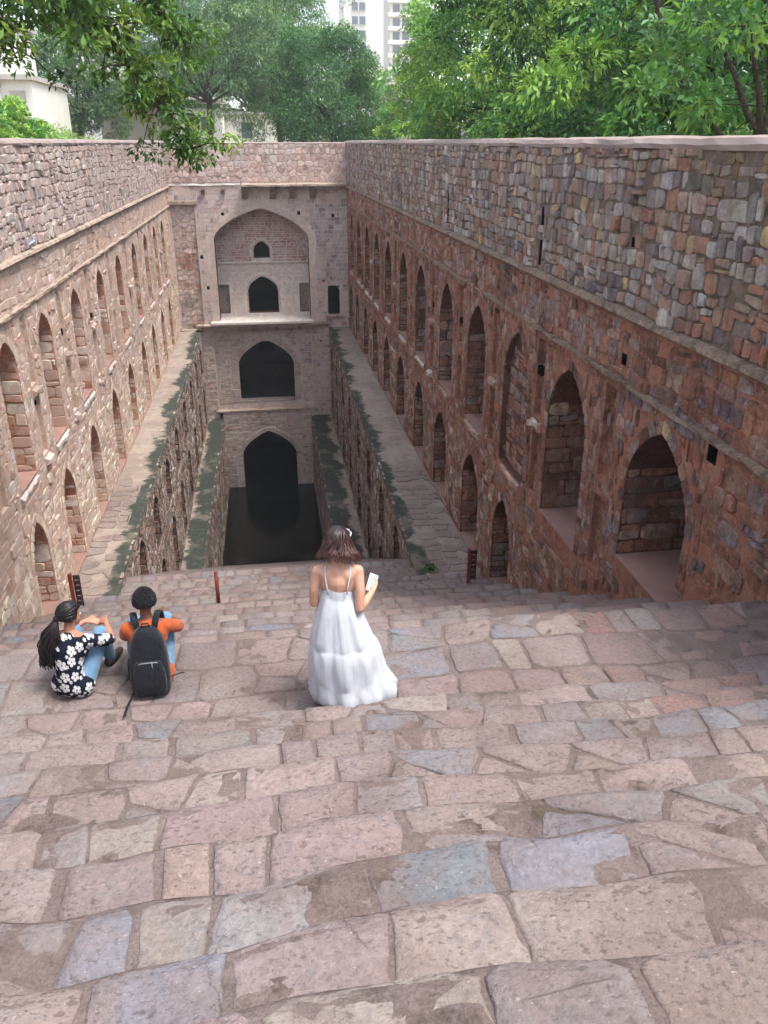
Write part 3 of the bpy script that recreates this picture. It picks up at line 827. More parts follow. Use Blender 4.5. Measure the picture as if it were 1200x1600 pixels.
# ------------------------------------------------------------------ walkways
def walkway_material(name, inner, sgn):
    m, nt, b = mat_base(name, 0.85, 0.25); g = N(nt); p = g.pos(); s = g.sep(p)
    c = g.mix(g.ramp(g.noise(p, 0.9, 5, 0.65), 0.35, 0.65), rgb(164, 148, 135), rgb(144, 129, 118))
    c = g.mix(g.ramp(g.noise(p, 3.5, 5, 0.7), 0.5, 0.68, 0, 0.6), c, rgb(122, 106, 96))
    c = g.mix(g.ramp(g.noise(p, 2.1, 3, 0.6), 0.60, 0.66, 0, 0.4), c, rgb(186, 172, 160))
    d = g.math('MULTIPLY', g.math('SUBTRACT', s[0], inner), sgn)       # metres from the dripping edge
    st = g.comb(g.math('MULTIPLY', s[0], 0.6), s[1], 0.0)
    edge = g.math('ADD', g.math('MULTIPLY', g.math('SUBTRACT', g.noise(st, 3.4, 6, 0.8), 0.5), 1.1), g.math('MULTIPLY', g.math('SUBTRACT', g.noise(p, 0.55, 3, 0.6), 0.5), 1.7))
    a = g.math('SUBTRACT', d, edge)
    moss = g.ramp(a, 0.16, 0.36, 1, 0)
    mc = g.mix(g.ramp(g.noise(p, 6, 4, 0.7), 0.4, 0.65), rgb(44, 52, 48), rgb(62, 70, 56))
    moss = g.math('MULTIPLY', moss, g.ramp(g.noise(p, 0.8, 4, 0.7), 0.34, 0.46, 0.55, 0.95)); c = g.mix(moss, c, mc)
    k = g.ramp(g.noise(p, 40, 4, 0.7), 0.3, 0.7, 0.8, 1.15); c = g.mix(1.0, c, g.comb(k, k, k), 'MULTIPLY')
    nt.links.new(c, b.inputs['Base Color'])
    nt.links.new(g.bump(g.math('ADD', g.noise(p, 9, 5, 0.7), g.math('MULTIPLY', g.noise(p, 45, 3, 0.7), 0.4)), 0.6, 0.02), b.inputs['Normal'])
    return m
def walkway(x0f, x1f, y0, y1, z, mat, seed):
    mb = MB(); n = int((y1 - y0) / 0.35); nx = 6; v = []; f = []
    for i in range(n + 1):
        y = y0 + (y1 - y0) * i / n
        for k in range(nx):
            x = x0f(y) + (x1f(y) - x0f(y)) * k / (nx - 1)
            v.append((x, y, z + 0.02 * n3(x * 2, y * 0.8, seed) - (0.015 if k in (0, nx - 1) else 0)))
    for i in range(n):
        for k in range(nx - 1): f.append((i * nx + k, i * nx + k + 1, i * nx + nx + k + 1, i * nx + nx + k))
    mb.add(v, f)
    o = mb.build('walkway', mat); tag(o, kind='structure'); return o
walkway(lambda y: XR2 - 0.06, lambda y: xr(y) + 0.02, 16.9, Y_BACK + .1, Z_W1, walkway_material('walkway_right', XR2, 1), 1)
walkway(lambda y: XL1 - 0.02, lambda y: XL2 + 0.06, 16.9, Y_BACK + .1, Z_W1, walkway_material('walkway_left', XL2, -1), 2)
walkway(lambda y: XR3 - 0.05, lambda y: XR2 + 0.02, 25.6, Y_BACK + .1, Z_W2, walkway_material('low_walkway_right', XR3 + 0.6, 1), 3)
walkway(lambda y: XL2 - 0.02, lambda y: XL3 + 0.05, 25.6, Y_BACK + .1, Z_W2, walkway_material('low_walkway_left', XL3 - 0.5, -1), 4)

# ------------------------------------------------------------------ the steps
TREADS = []           # (y back, y nosing, z)
y = -1.55
for i in range(16):
    yn = -1.1 + 0.45 * i
    if yn > 5.25: break
    TREADS.append((yn - 0.45, yn, -1.5 - 0.48 * yn))
TREADS[0] = (-6.0, TREADS[0][1], TREADS[0][2])
TREADS.append((5.2, 6.6, -4.21)); y, z = 6.6, -4.21
# worn flight beyond the landing: short treads with a deeper one in every group, easing out towards the lower level
_ny = [6.6, 7.7, 8.9, 10.2, 11.6, 13.1, 14.6, 16.0, 17.0, 17.7, 18.4]
_nz = [-4.21, -4.83, -5.49, -6.19, -6.93, -7.71, -8.46, -9.13, -9.45, -9.6, -9.73]
for k in range(10):
    dy, dz = _ny[k + 1] - _ny[k], _nz[k] - _nz[k + 1]; ns = max(1, int(round(dz / 0.21)))
    deep = min(0.58, dy * 0.55) if ns > 1 else dy
    for q in range(ns):
        z -= dz / ns; dpt = deep if q == ns - 1 else (dy - deep) / (ns - 1); TREADS.append((y, y + dpt, z)); y += dpt
while z > -19.3:
    z -= 0.216; TREADS.append((y, y + 0.42, z)); y += 0.42
def span(yy, z):
    if yy < 17.05: return XL1 - 0.02, xr(yy) + 0.02
    if z > Z_W2: return XL2 - 0.02, XR2 + 0.02
    return XL3 - 0.02, XR3 + 0.02
def tread_at(yy):
    for t in TREADS:
        if t[0] <= yy < t[1]: return t
    return TREADS[-1]
def settle(x, yy):
    """the old courses have slipped: nosings wander instead of running straight"""
    if yy > 6.9 or yy < -1: return yy
    k = min(1.0, (6.9 - yy) / 0.5)
    return yy + k * (0.16 * n3(x * 0.55, yy * 0.45, 3.3) + 0.05 * n3(x * 1.9, yy * 0.8, 6.1) + 0.018 * x * n3(0.5, yy * 0.7, 9.0))
def wear(x, yy, t):
    """settled, worn tread surface"""
    w = 0.016 * n3(x * 1.3, yy * 1.3, 5.0) + 0.006 * n3(x * 6, yy * 6, 2.0)
    dn = t[1] - yy
    if dn < 0.07: w -= 0.03 * (1 - dn / 0.07) ** 2
    return w
mb = MB()
for (ya, yb, z), nxt in zip(TREADS, TREADS[1:] + [(0, 0, TREADS[-1][2] - 0.2)]):
    x0, x1 = span(yb, z); near = yb < 8
    nx = 90 if yb < 3 else (60 if near else 24)
    ys = [ya, ya + (yb - ya) * .33, ya + (yb - ya) * .66, yb - 0.06, yb - 0.02, yb]
    v = []; f = []
    for yy in ys:
        for k in range(nx + 1):
            x = x0 + (x1 - x0) * k / nx
            v.append((x, settle(x, yy) + (0.02 * n3(x * 2.2, yy, 9) if yy > yb - 0.03 else 0), z + wear(x, yy, (ya, yb, z))))
    for k in range(nx + 1):
        x = x0 + (x1 - x0) * k / nx; v.append((x, settle(x, yb) + 0.01, nxt[2] - 0.05))
    for i in range(len(ys)):
        for k in range(nx):
            a = i * (nx + 1) + k; f.append((a, a + 1, a + nx + 2, a + nx + 1))
    mb.add(v, f)
steps = mb.build('steps', M['stepmortar'], None, True); tag(steps, kind='structure')

P_STEP = [(4, rgb(141, 127, 122)), (2.5, rgb(145, 128, 121)), (2, rgb(134, 126, 123)), (1.2, rgb(125, 124, 127)), (0.4, rgb(148, 136, 128)), (0.8, rgb(137, 120, 115)), (0.9, rgb(129, 119, 118))]
P_STEPBLUE = [(3, rgb(121, 122, 127)), (2, rgb(128, 127, 130)), (1, rgb(137, 129, 128))]
def step_stone(out, poly, t, col, rng, lod):
    """slab of ragged outline lying nearly flush in the mortar"""
    n0 = len(poly); cx = sum(p[0] for p in poly) / n0; cy = sum(p[1] for p in poly) / n0; sd = rng.uniform(0, 99)
    poly = chamfer(poly, rng.uniform(0.04, 0.14)) if lod else poly
    ol = []; seg = 0.045 if lod == 2 else (0.11 if lod == 1 else 9)
    for i in range(len(poly)):
        a, b = poly[i], poly[(i + 1) % len(poly)]; L = math.hypot(b[0] - a[0], b[1] - a[1]); m = max(1, int(L / seg))
        for k in range(m):
            x, y = a[0] + (b[0] - a[0]) * k / m, a[1] + (b[1] - a[1]) * k / m
            w = 1 + (0.05 * n3(x * 6 + sd, y * 6, sd) + 0.06 * n3(x * 17 + sd, y * 17, sd)) * (1 if lod else 0)
            ol.append((cx + (x - cx) * w, cy + (y - cy) * w))
    n = len(ol); v = []; f = []
    lift = rng.choice((0.001, 0.004, 0.008, 0.012)) + rng.uniform(0, 0.004); tx, ty = rng.uniform(-.022, .022), rng.uniform(-.015, .015)
    prof = [(1.0, -0.03), (0.985, 0.4), (0.945, 0.95), (0.6, 1.0), (0.25, 1.05)] if lod == 2 else ([(1.0, -0.03), (0.95, 0.9), (0.5, 1.05)] if lod == 1 else [(1.0, -0.03), (0.94, 1.0)])
    for k, hh in prof:
        for (px, py) in ol:
            X = cx + (px - cx) * k; Y = min(cy + (py - cy) * k, t[1] - 0.004)
            zz = t[2] + wear(X, Y, t) + (lift * hh if hh > 0 else hh)
            if hh > 0.6: zz += tx * (px - cx) + ty * (py - cy) + (0.009 * n3(X * 7, Y * 7, 1.7) + 0.004 * n3(X * 23, Y * 23, 4.1) if lod else 0)
            v.append((X, settle(X, Y), zz))
    for i in range(len(prof) - 1):
        for k in range(n):
            l = (k + 1) % n; f.append((i * n + k, i * n + l, i * n + n + l, i * n + n + k))
    o = (len(prof) - 1) * n; f.append(tuple(o + k for k in range(n)))
    if area2(ol) < 0: f = [q[::-1] for q in f]
    out.add(v, f, col, (0, 0, 1))
rng = random.Random(5); st = Pieces()
for ti, t in enumerate(TREADS):
    ya, yb, z = t
    if yb < -0.3: continue
    if yb > 31: break
    if yb > 8 and yb - ya < 0.3: pass
    x0, x1 = span(yb, z); D = yb - ya
    lod = 2 if yb < 6.7 else (1 if yb < 19 else 0)
    rowd = 0.42 if yb < 7 else 0.36; nr = max(1, int(round(D / rowd)))
    for kr in range(nr):
        ra, rb = ya + D * kr / nr, ya + D * (kr + 1) / nr; Dr = rb - ra; yc = (ra + rb) / 2
        seeds = []; wts = []; x = x0 + rng.uniform(0, 0.2)
        while x < x1:
            w = rng.choice((0.22, 0.3, 0.36, 0.42, 0.52, 0.62)) * rng.uniform(0.88, 1.15)
            if lod == 2 and w > 0.3 and rng.random() < 0.22:          # a pair of smaller stones instead of one slab
                seeds += [(x + w * rng.uniform(.3, .5), yc - Dr * .24), (x + w * rng.uniform(.5, .7), yc + Dr * .24)]; wts += [w * .3, w * .3]
            else: seeds.append((x + w / 2, yc + rng.uniform(-.09, .09) * Dr)); wts.append(w * rng.uniform(0.42, 0.5))
            x += w
        n = len(seeds); mir = []; wm = []
        for (sx, sy), w in zip(seeds, wts):
            mir += [(sx, 2 * ra - sy), (sx, 2 * rb - sy)]; wm += [w, w]
            if sx - x0 < 0.5: mir.append((2 * x0 - sx, sy)); wm.append(w)
            if x1 - sx < 0.5: mir.append((2 * x1 - sx, sy)); wm.append(w)
        for (sx, sy), poly in zip(seeds, cells(seeds + mir, n, 0.012, 0.62, wts + wm)):
            if poly is None or abs(area2(poly)) < 0.02: continue
            patch = n3(sx * 0.9, sy * 0.9, 4.4)
            if lod == 2 and (patch > 0.66 or rng.random() < 0.006): continue
            k = rng.choice((0, 0, 0, 0.02, 0.04, 0.08)) if lod == 2 else 0.0
            if k:
                mx = sum(p[0] for p in poly) / len(poly); my = sum(p[1] for p in poly) / len(poly); poly = [(p[0] + (mx - p[0]) * k, p[1] + (my - p[1]) * k) for p in poly]
            blue = (2.2 < sy < 2.6 and 0.0 < sx < 1.75) or n3(sx * 0.7, sy * 0.7, 8.8) > 0.5
            c = var(pick(rng, P_STEPBLUE if blue and rng.random() < .75 else P_STEP), rng, 0.09)
            if sx > 2.6 and 4.5 < yb < 13 and rng.random() < 0.6: c = mixc(c, rgb(146, 98, 82), 0.45)
            step_stone(st, poly, t, c, rng, lod)
st.finish(steps, M['stepstone'], 'step_stone', 'far_step_stones', 300, True)

# paving slabs let into the near ends of the upper walkways
rng = random.Random(15)
for (wx0, wx1) in ((3.62, 4.6), (-4.86, -4.15)):
    pv = Pieces(); seeds = []
    yy = 17.2
    while yy < 24:
        x = wx0 + rng.uniform(0, .1)
        while x < wx1: seeds.append((x + rng.uniform(.1, .2), yy + rng.uniform(-.06, .06))); x += rng.uniform(.28, .5)
        yy += rng.uniform(.3, .42)
    for (sx, sy), poly in zip(seeds, cells(seeds, len(seeds), 0.03, 0.6, None)):
        if poly is None or abs(area2(poly)) < 0.05 or rng.random() < 0.25: continue
        poly = [(min(max(a, wx0 - .1), wx1 + .0), min(max(b_, 17.02), 24.3)) for a, b_ in poly]
        fr_ = Frame((0, 0, Z_W1 + 0.012), (1, 0, 0), (0, 1, 0), (0, 0, 1))
        vv, ff = stone_shape(fr_, poly, 0.012, 2, rng, -0.05); pv.add(vv, ff, var(rgb(150, 134, 123), rng, .1), (0, 0, 1))
    w_ = [o for o in bpy.data.objects if o.name.startswith('walkway')][0 if wx0 > 0 else 1]
    pv.finish(w_, M['stepstone'], 'paving_slab', 'paving_slabs_far', 120)

# ------------------------------------------------------------------ water
m, nt, b = mat_base('dark_green_water', 0.06, 0.5); g = N(nt); p = g.pos()
b.inputs['Base Color'].default_value = (*rgb(18, 21, 18), 1); b.inputs['Roughness'].default_value = 0.12; b.inputs['IOR'].default_value = 1.33
nt.links.new(g.bump(g.noise(p, 1.4, 3, 0.5), 0.05, 0.02), b.inputs['Normal']); M['water'] = m
wt = link('water', mesh('water', [(XL3 - .1, 33, Z_WATER), (XR3 + .1, 33, Z_WATER), (XR3 + .1, 52.8, Z_WATER), (XL3 - .1, 52.8, Z_WATER)], [(0, 1, 2, 3)], None, False, M['water'])); tag(wt, kind='structure')
# ------------------------------------------------------------------ the pavilion at the head of the well
M['greyfloor'] = plain('grey_cement_floor', rgb(150, 134, 126), 0.85, 0.2, 0.12, 3.0); M['roomshade'] = plain('shade_dark_render', rgb(62, 54, 50), 0.95, 0.1, 0.25, 2.0)  # second render is toned dark to paint the dimness of the middle chamber
def pavilion():
    rng = random.Random(77)
    root = empty('well_pavilion', (0, Y_BACK, Z_WATER)); tag(root, 'tall masonry end front with a great pointed recess and three arched openings above the water', 'building')
    F = Frame((0, Y_BACK, 0), (1, 0, 0), (0, 0, 1), (0, -1, 0))
    xl, xr_ = XL1 + 0.0, 4.31
    st = Pieces(); dr = Pieces(); tow = Pieces()
    # parapet of round rubble
    backing('parapet_mortar', F, rect(xl, xr_, -2.0, -0.05), [], M['mortarB'], root)
    masonry(st, F, rect(xl, xr_, -1.9, -0.08), [], 0.27, 0.045, 0.04, colBtop, rng, 1.2, 0.2, 2)
    strip('parapet_coping', F, xl, xr_, [(-0.5, -0.12), (0.03, -0.11), (0.03, -0.04), (-0.06, 0.0), (-0.5, 0.0)], M['coping'], root, 0.5, 0.012, 61)
    # upper front
    big = arch_outline(-0.27, -8.97, 4.97, -3.14, 1.55, 12, 0.42)
    door = rect(3.17, 3.81, -8.7, -7.17)
    tower = rect(-4.84, -3.62, -9.38, -2.98)
    put = [rect(a - .08, a + .08, b - .09, b + .09) for a, b in ((-2.2, -3.4), (1.75, -3.4), (3.55, -3.55), (-3.45, -5.55), (-3.25, -7.15), (2.95, -6.85))]
    ol = rect(xl, xr_, -9.42, -2.0)
    backing('front_mortar', F, ol, [big, door, tower] + put, M['mortarB'], root)
    coursed(st, F, rect(xl + .02, xr_ - .02, -9.38, -2.05), [offset_poly(big, 0.3), offset_poly(door, 0.06), offset_poly(tower, 0.03)] + [offset_poly(q, .02) for q in put], (.16, .26), (.25, .55), 0.012, 0.009, colBack, rng)
    ring_stones(dr, F, big, 0.28, 0.012, lambda C, r: var(rgb(196, 176, 160), r, 0.06), rng, (0.25, 0.4), 0.01)
    ring_stones(dr, F, door, 0.06, 0.02, colBack, rng, (0.3, 0.5))
    for q in put: niche(F, q, 0.3, root, M['dark'], None, None, None, rng, 'putlog_hole')
    niche(F, tower, 0.16, root, M['mortarB'], None, None, None, rng, 'side_bay')
    masonry(tow, Frame((0, Y_BACK + 0.16, 0), (1, 0, 0), (0, 0, 1), (0, -1, 0)), rect(-4.82, -3.64, -9.36, -3.0), [], 0.26, 0.05, 0.05, colTower, rng, 1.3, 0.2, 1)
    # bay lintel
    m = MB(); m.box(-4.9, -3.45, Y_BACK - 0.1, Y_BACK + 0.05, -2.95, -2.76, bev=0.02); m.build('bay_lintel', M['ledge'], root)
    # eaves slab on brackets under the parapet
    strip('eaves_slab', F, -1.1, 4.25, [(-0.05, -2.1), (0.75, -2.06), (0.75, -1.97), (-0.05, -1.9)], M['ledge'], root, 0.4, 0.015, 63)
    strip('worn_moulding', F, -4.8, -1.2, [(-0.03, -2.06), (0.06, -2.03), (0.05, -1.96), (-0.03, -1.94)], M['plaster'], root, 0.4, 0.02, 67, 0.1)
    def bracket(x, z, w=0.3, d=0.55, h=0.62):
        m = MB(); pr = [(0.0, z), (0.0, z - h), (0.1, z - h), (d * .5, z - h * .55), (d * .55, z - h * .35), (d, z - h * .25), (d, z)]
        m.rings([[(x - w / 2, Y_BACK - a, b) for a, b in pr], [(x + w / 2, Y_BACK - a, b) for a, b in pr]]); return m.build('bracket', M['ledgeR'], root)  # darker stone stands in for shade on the brackets
    for x in (-1.0, 0.45, 1.45, 2.5): bracket(x, -2.07)
    for x in (-3.1, -2.1): bracket(x, -2.2, 0.2, 0.2, 0.25)
    # great recess: reveals, back wall with window, arched door and blind doors
    dep = 1.15
    niche(F, big, dep, root, M['niche'], None, None, None, rng, 'great_recess', True)
    FB = Frame((0, Y_BACK + dep, 0), (1, 0, 0), (0, 0, 1), (0, -1, 0))
    w1 = arch_outline(-0.31, -5.78, 0.86, -4.88, 0.4, 6, .6); w2 = arch_outline(-0.35, -8.75, 1.66, -6.74, 0.7, 8, .5)
    b1 = rect(-2.76, -2.2, -8.75, -7.17); b2 = rect(1.66, 2.2, -8.75, -7.17)
    ph = [rect(-1.7, -1.58, -7.72, -7.58), rect(0.98, 1.12, -7.62, -7.46)]
    inner = arch_outline(-0.27, -9.0, 4.99, -3.13, 1.55, 12, 0.42)
    backing('recess_wall', FB, inner, [w1, w2, b1, b2] + ph, M['plaster'], root)
    # upper half is bare red rubble over a projecting ledge
    up = [p for p in arch_outline(-0.27, -5.98, 4.9, -3.2, 1.55, 12, .42)]
    coursed(st, FB, up, [offset_poly(w1, 0.1)], (.1, .16), (.2, .42), 0.014, 0.02, lambda C, r: var(pick(r, [(2, rgb(178, 142, 131)), (2, rgb(168, 130, 119)), (1.5, rgb(190, 158, 148))]), r, .1), rng)
    coursed(st, FB, rect(-2.7, 2.15, -8.9, -6.2), [offset_poly(w2, 0.14), offset_poly(b1, 0.04), offset_poly(b2, 0.04)] + ph, (.2, .3), (.35, .7), 0.006, 0.004, lambda C, r: var(rgb(208, 194, 184), r, .05), rng)
    ring_stones(dr, FB, w1, 0.1, 0.03, lambda C, r: var(rgb(188, 168, 154), r, .06), rng, (0.2, 0.3))
    ring_stones(dr, FB, w2, 0.13, 0.025, lambda C, r: var(rgb(188, 168, 154), r, .06), rng, (0.25, 0.4))
    strip('recess_ledge', FB, -2.72, 2.2, [(-0.03, -6.08), (0.10, -6.06), (0.12, -6.0), (-0.03, -5.96)], M['plaster'], root, 0.4, 0.01, 71)
    for q, nm in ((b1, 'blind_door'), (b2, 'blind_door')): niche(FB, q, 0.18, root, M['mortarLow'], None, None, None, rng, nm)
    for q in ph: niche(FB, q, 0.3, root, M['dark'], None, None, None, rng, 'putlog_hole')
    for q in (w1, w2): niche(FB, q, 0.6, root, M['niche'], None, None, None, rng, 'opening_reveal', True)
    # balcony slab
    m = MB(); m.box(-3.25, 2.3, Y_BACK - 0.42, Y_BACK + dep + .02, -9.1, -8.95, bev=0.02); m.build('balcony_slab', M['plaster'], root)
    strip('balcony_fringe', Frame((0, Y_BACK - 0.25, 0), (1, 0, 0), (0, 0, 1), (0, -1, 0)), -4.0, 3.2, [(-0.28, -9.22), (0.10, -9.2), (0.10, -9.12), (-0.28, -9.1)], M['ledge'], root, 0.3, 0.02, 73)
    for x in (-1.0, 0.28, 1.55): 
        m = MB(); pr = [(0.0, -9.22), (0.0, -9.5), (0.08, -9.5), (0.3, -9.3), (0.32, -9.22)]
        m.rings([[(x - .1, Y_BACK - a, b) for a, b in pr], [(x + .1, Y_BACK - a, b) for a, b in pr]]); m.build('bracket', M['ledge'], root)
    # middle storey: recessed panel between two piers
    arch2 = arch_outline(-0.4, -13.62, 3.12, -10.07, 1.4, 10, .42)
    FM = Frame((0, Y_BACK + 0.22, 0), (1, 0, 0), (0, 0, 1), (0, -1, 0))
    backing('middle_mortar', FM, rect(-3.22, 2.22, -14.1, -9.1), [arch2], M['mortarB'], root)
    coursed(st, FM, rect(-3.2, 2.2, -13.7, -9.25), [offset_poly(arch2, 0.42)], (.11, .18), (.2, .4), 0.016, 0.018, colBack, rng)
    ring_stones(dr, FM, arch2, 0.40, 0.035, lambda C, r: var(rgb(176, 156, 146), r, .06), rng, (0.3, 0.5), 0.01)
    for (a, b2_) in ((XL2, -3.22), (2.22, XR2)):
        ph2 = [rect((a + b2_) / 2 - .07, (a + b2_) / 2 + .07, -10.3, -10.15)]
        backing('pier_mortar', F, rect(a, b2_, -14.55, -9.1), ph2, M['mortarB'], root)
        coursed(st, F, rect(a, b2_, -14.5, -9.15), ph2, (.14, .24), (.22, .45), 0.024, 0.03, colBack, rng)
        niche(F, ph2[0], 0.3, root, M['dark'], None, None, None, rng, 'putlog_hole')
        e = b2_ if a < 0 else a
        link('pier_return', mesh('pier_return', [(e, Y_BACK, -14.5), (e, Y_BACK + .24, -14.5), (e, Y_BACK + .24, -9.1), (e, Y_BACK, -9.1)], [(0, 1, 2, 3)], None, False, M['mortarB']), root)
    niche(FM, arch2, 0.7, root, M['plaster'], M['greyfloor'], None, None, rng, 'opening_reveal', True)
    strip('middle_ledge', F, -3.35, 2.35, [(-0.25, -14.12), (0.16, -14.1), (0.16, -14.02), (-0.25, -14.0)], M['ledge'], root, 0.35, 0.015, 79)
    # lowest storey standing in the water
    arch3 = arch_outline(-0.5, -20.4, 3.14, -15.31, 1.45, 10, .42)
    FL = Frame((0, Y_BACK - 0.1, 0), (1, 0, 0), (0, 0, 1), (0, -1, 0))
    backing('lower_mortar', FL, rect(XL3, 2.2, -20.5, -14.1), [arch3], M['mortarB'], root)
    coursed(st, FL, rect(XL3 + .02, 2.18, -19.2, -14.15), [offset_poly(arch3, 0.3)], (.12, .2), (.22, .45), 0.018, 0.022, colBack, rng)
    ring_stones(dr, FL, arch3, 0.3, 0.03, colBack, rng, (0.16, 0.26))
    niche(FL, arch3, 1.0, root, M['niche'], None, None, None, rng, 'opening_reveal', True)
    # chambers behind the openings, their unlit dark painted into the walls
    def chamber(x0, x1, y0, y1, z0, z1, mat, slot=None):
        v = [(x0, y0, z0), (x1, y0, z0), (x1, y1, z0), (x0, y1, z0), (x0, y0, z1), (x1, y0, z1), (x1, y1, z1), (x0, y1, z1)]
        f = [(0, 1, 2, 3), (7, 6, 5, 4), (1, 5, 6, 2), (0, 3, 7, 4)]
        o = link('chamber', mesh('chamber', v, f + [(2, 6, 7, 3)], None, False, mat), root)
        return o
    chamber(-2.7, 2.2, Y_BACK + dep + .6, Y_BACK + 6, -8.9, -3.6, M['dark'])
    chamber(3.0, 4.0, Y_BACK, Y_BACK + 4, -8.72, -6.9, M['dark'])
    ch = chamber(-3.2, 2.6, Y_BACK + .9, Y_BACK + 5.5, -13.64, -9.6, M['roomshade'])
    m = MB(); m.box(-0.85, 0.1, Y_BACK + 5.4, Y_BACK + 5.49, -11.9, -10.0); m.build('inner_window', M['dark'], ch)  # solid block painted as the dark of an opening
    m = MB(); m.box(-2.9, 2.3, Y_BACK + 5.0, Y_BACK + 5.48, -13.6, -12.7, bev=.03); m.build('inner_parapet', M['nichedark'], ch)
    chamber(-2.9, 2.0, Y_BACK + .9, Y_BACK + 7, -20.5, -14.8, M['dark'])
    # facing closing pieces beside and between the storeys
    m = MB(); m.box(-4.95, -3.85, Y_BACK + .05, Y_BACK + .5, -9.6, -9.4); m.build('sill_slab', M['ledge'], root)
    m = MB(); m.box(3.0, 4.0, Y_BACK - .16, Y_BACK + .5, -8.86, -8.72, bev=.015); m.build('door_sill', M['ledge'], root)
    st.finish(root, M['stoneB'], limit=300); dr.finish(root, M['stoneB'], 'dressed_stone', 'dressed_stones_far', 120)
    tow.finish(root, M['stoneB'], 'bay_stone', 'bay_rubble', 60)
pavilion()

# ------------------------------------------------------------------ ground of the park around the well
m, nt, b = mat_base('park_ground', 0.95, 0.1); g = N(nt); p = g.pos()
c = g.mix(g.ramp(g.noise(p, 0.4, 5, 0.65), 0.4, 0.6), rgb(112, 108, 62), rgb(132, 112, 86)); c = g.mix(g.ramp(g.noise(p, 6, 4, 0.7), 0.5, 0.7), c, rgb(84, 92, 48))
nt.links.new(c, b.inputs['Base Color']); nt.links.new(g.bump(g.noise(p, 12, 5, .7), .6, .03), b.inputs['Normal']); M['ground'] = m
gx0, gx1, gy0, gy1 = XL1 - 0.55, 5.45, -6.0, 53.2
G = 320
v = [(-G, -G, Z_GROUND), (G, -G, Z_GROUND), (G, G, Z_GROUND), (-G, G, Z_GROUND), (gx0, gy0, Z_GROUND), (gx1, gy0, Z_GROUND), (gx1, gy1, Z_GROUND), (gx0, gy1, Z_GROUND)]
gr = link('ground', mesh('ground', v, [(0, 1, 5, 4), (1, 2, 6, 5), (2, 3, 7, 6), (3, 0, 4, 7)], None, False, M['ground'])); tag(gr, kind='structure')
# roof of the pavilion chambers, closing the pit behind the front
rf = link('roof_terrace', mesh('roof_terrace', [(gx0, Y_BACK + .5, -1.2), (gx1, Y_BACK + .5, -1.2), (gx1, gy1 + .1, -1.2), (gx0, gy1 + .1, -1.2)], [(0, 1, 2, 3)], None, False, M['ground'])); tag(rf, kind='structure')
HAZE = 0.0008
# ------------------------------------------------------------------ vegetation
def leaf_material(name, trans=0.24, rough=0.55):
    m = bpy.data.materials.new(name); m.use_nodes = True; nt = m.node_tree; b = nt.nodes['Principled BSDF']; g = N(nt)
    c = g.attr(); b.inputs['Roughness'].default_value = rough; b.inputs['Specular IOR Level'].default_value = 0.3
    nt.links.new(c, b.inputs['Base Color'])
    t = g.node('ShaderNodeBsdfTranslucent'); nt.links.new(g.mix(1.0, c, (1.25, 1.35, 0.6, 1), 'MULTIPLY'), t.inputs['Color'])
    mx = g.node('ShaderNodeMixShader'); mx.inputs[0].default_value = trans
    nt.links.new(b.outputs[0], mx.inputs[1]); nt.links.new(t.outputs[0], mx.inputs[2])
    nt.links.new(mx.outputs[0], nt.nodes['Material Output'].inputs['Surface'])
    return m
M['leaf'] = leaf_material('leaf')
M['bark'] = mortar_material('bark', rgb(74, 60, 50), rgb(56, 46, 40), rgb(92, 78, 66), 4.0, rgb(34, 30, 26), 0.5, 1.0)

def leaf_mesh(name, centers, nrm, size, cols, npr, aspect=0.42, droop=0.35, fold=0.25):
    """one mesh of folded leaves: centers (n,3), nrm (n,3) rough growing direction"""
    n = len(centers)
    d = nrm + npr.normal(0, 0.45, (n, 3)); d[:, 2] -= droop; d /= np.linalg.norm(d, axis=1)[:, None] + 1e-9
    up = npr.normal(0, 0.5, (n, 3)); up[:, 2] += 1.0
    s = np.cross(d, up); s /= np.linalg.norm(s, axis=1)[:, None] + 1e-9
    w = np.cross(s, d)
    L = size * npr.uniform(0.65, 1.3, n)[:, None]
    a = centers - d * L * 0.5; t = centers + d * L * 0.5; mid = centers + d * L * 0.05
    l = mid - s * L * aspect * 0.5 + w * L * fold * 0.4; r = mid + s * L * aspect * 0.5 + w * L * fold * 0.4
    V = np.stack([a, l, t, r], 1).reshape(-1, 3)
    me = bpy.data.meshes.new(name)
    me.vertices.add(4 * n); me.vertices.foreach_set('co', V.astype(np.float32).ravel())
    idx = np.arange(n)[:, None] * 4
    F = np.concatenate([idx + np.array([0, 1, 2]), idx + np.array([0, 2, 3])], 1).reshape(-1)
    me.loops.add(6 * n); me.loops.foreach_set('vertex_index', F.astype(np.int32))
    me.polygons.add(2 * n); me.polygons.foreach_set('loop_start', (np.arange(2 * n) * 3).astype(np.int32))
    me.update(calc_edges=True)
    at = me.color_attributes.new('Col', 'FLOAT_COLOR', 'POINT'); C = np.ones((4 * n, 4), np.float32); C[:, :3] = np.repeat(cols, 4, 0); at.data.foreach_set('color', C.ravel())
    me.materials.append(M['leaf'])
    return me

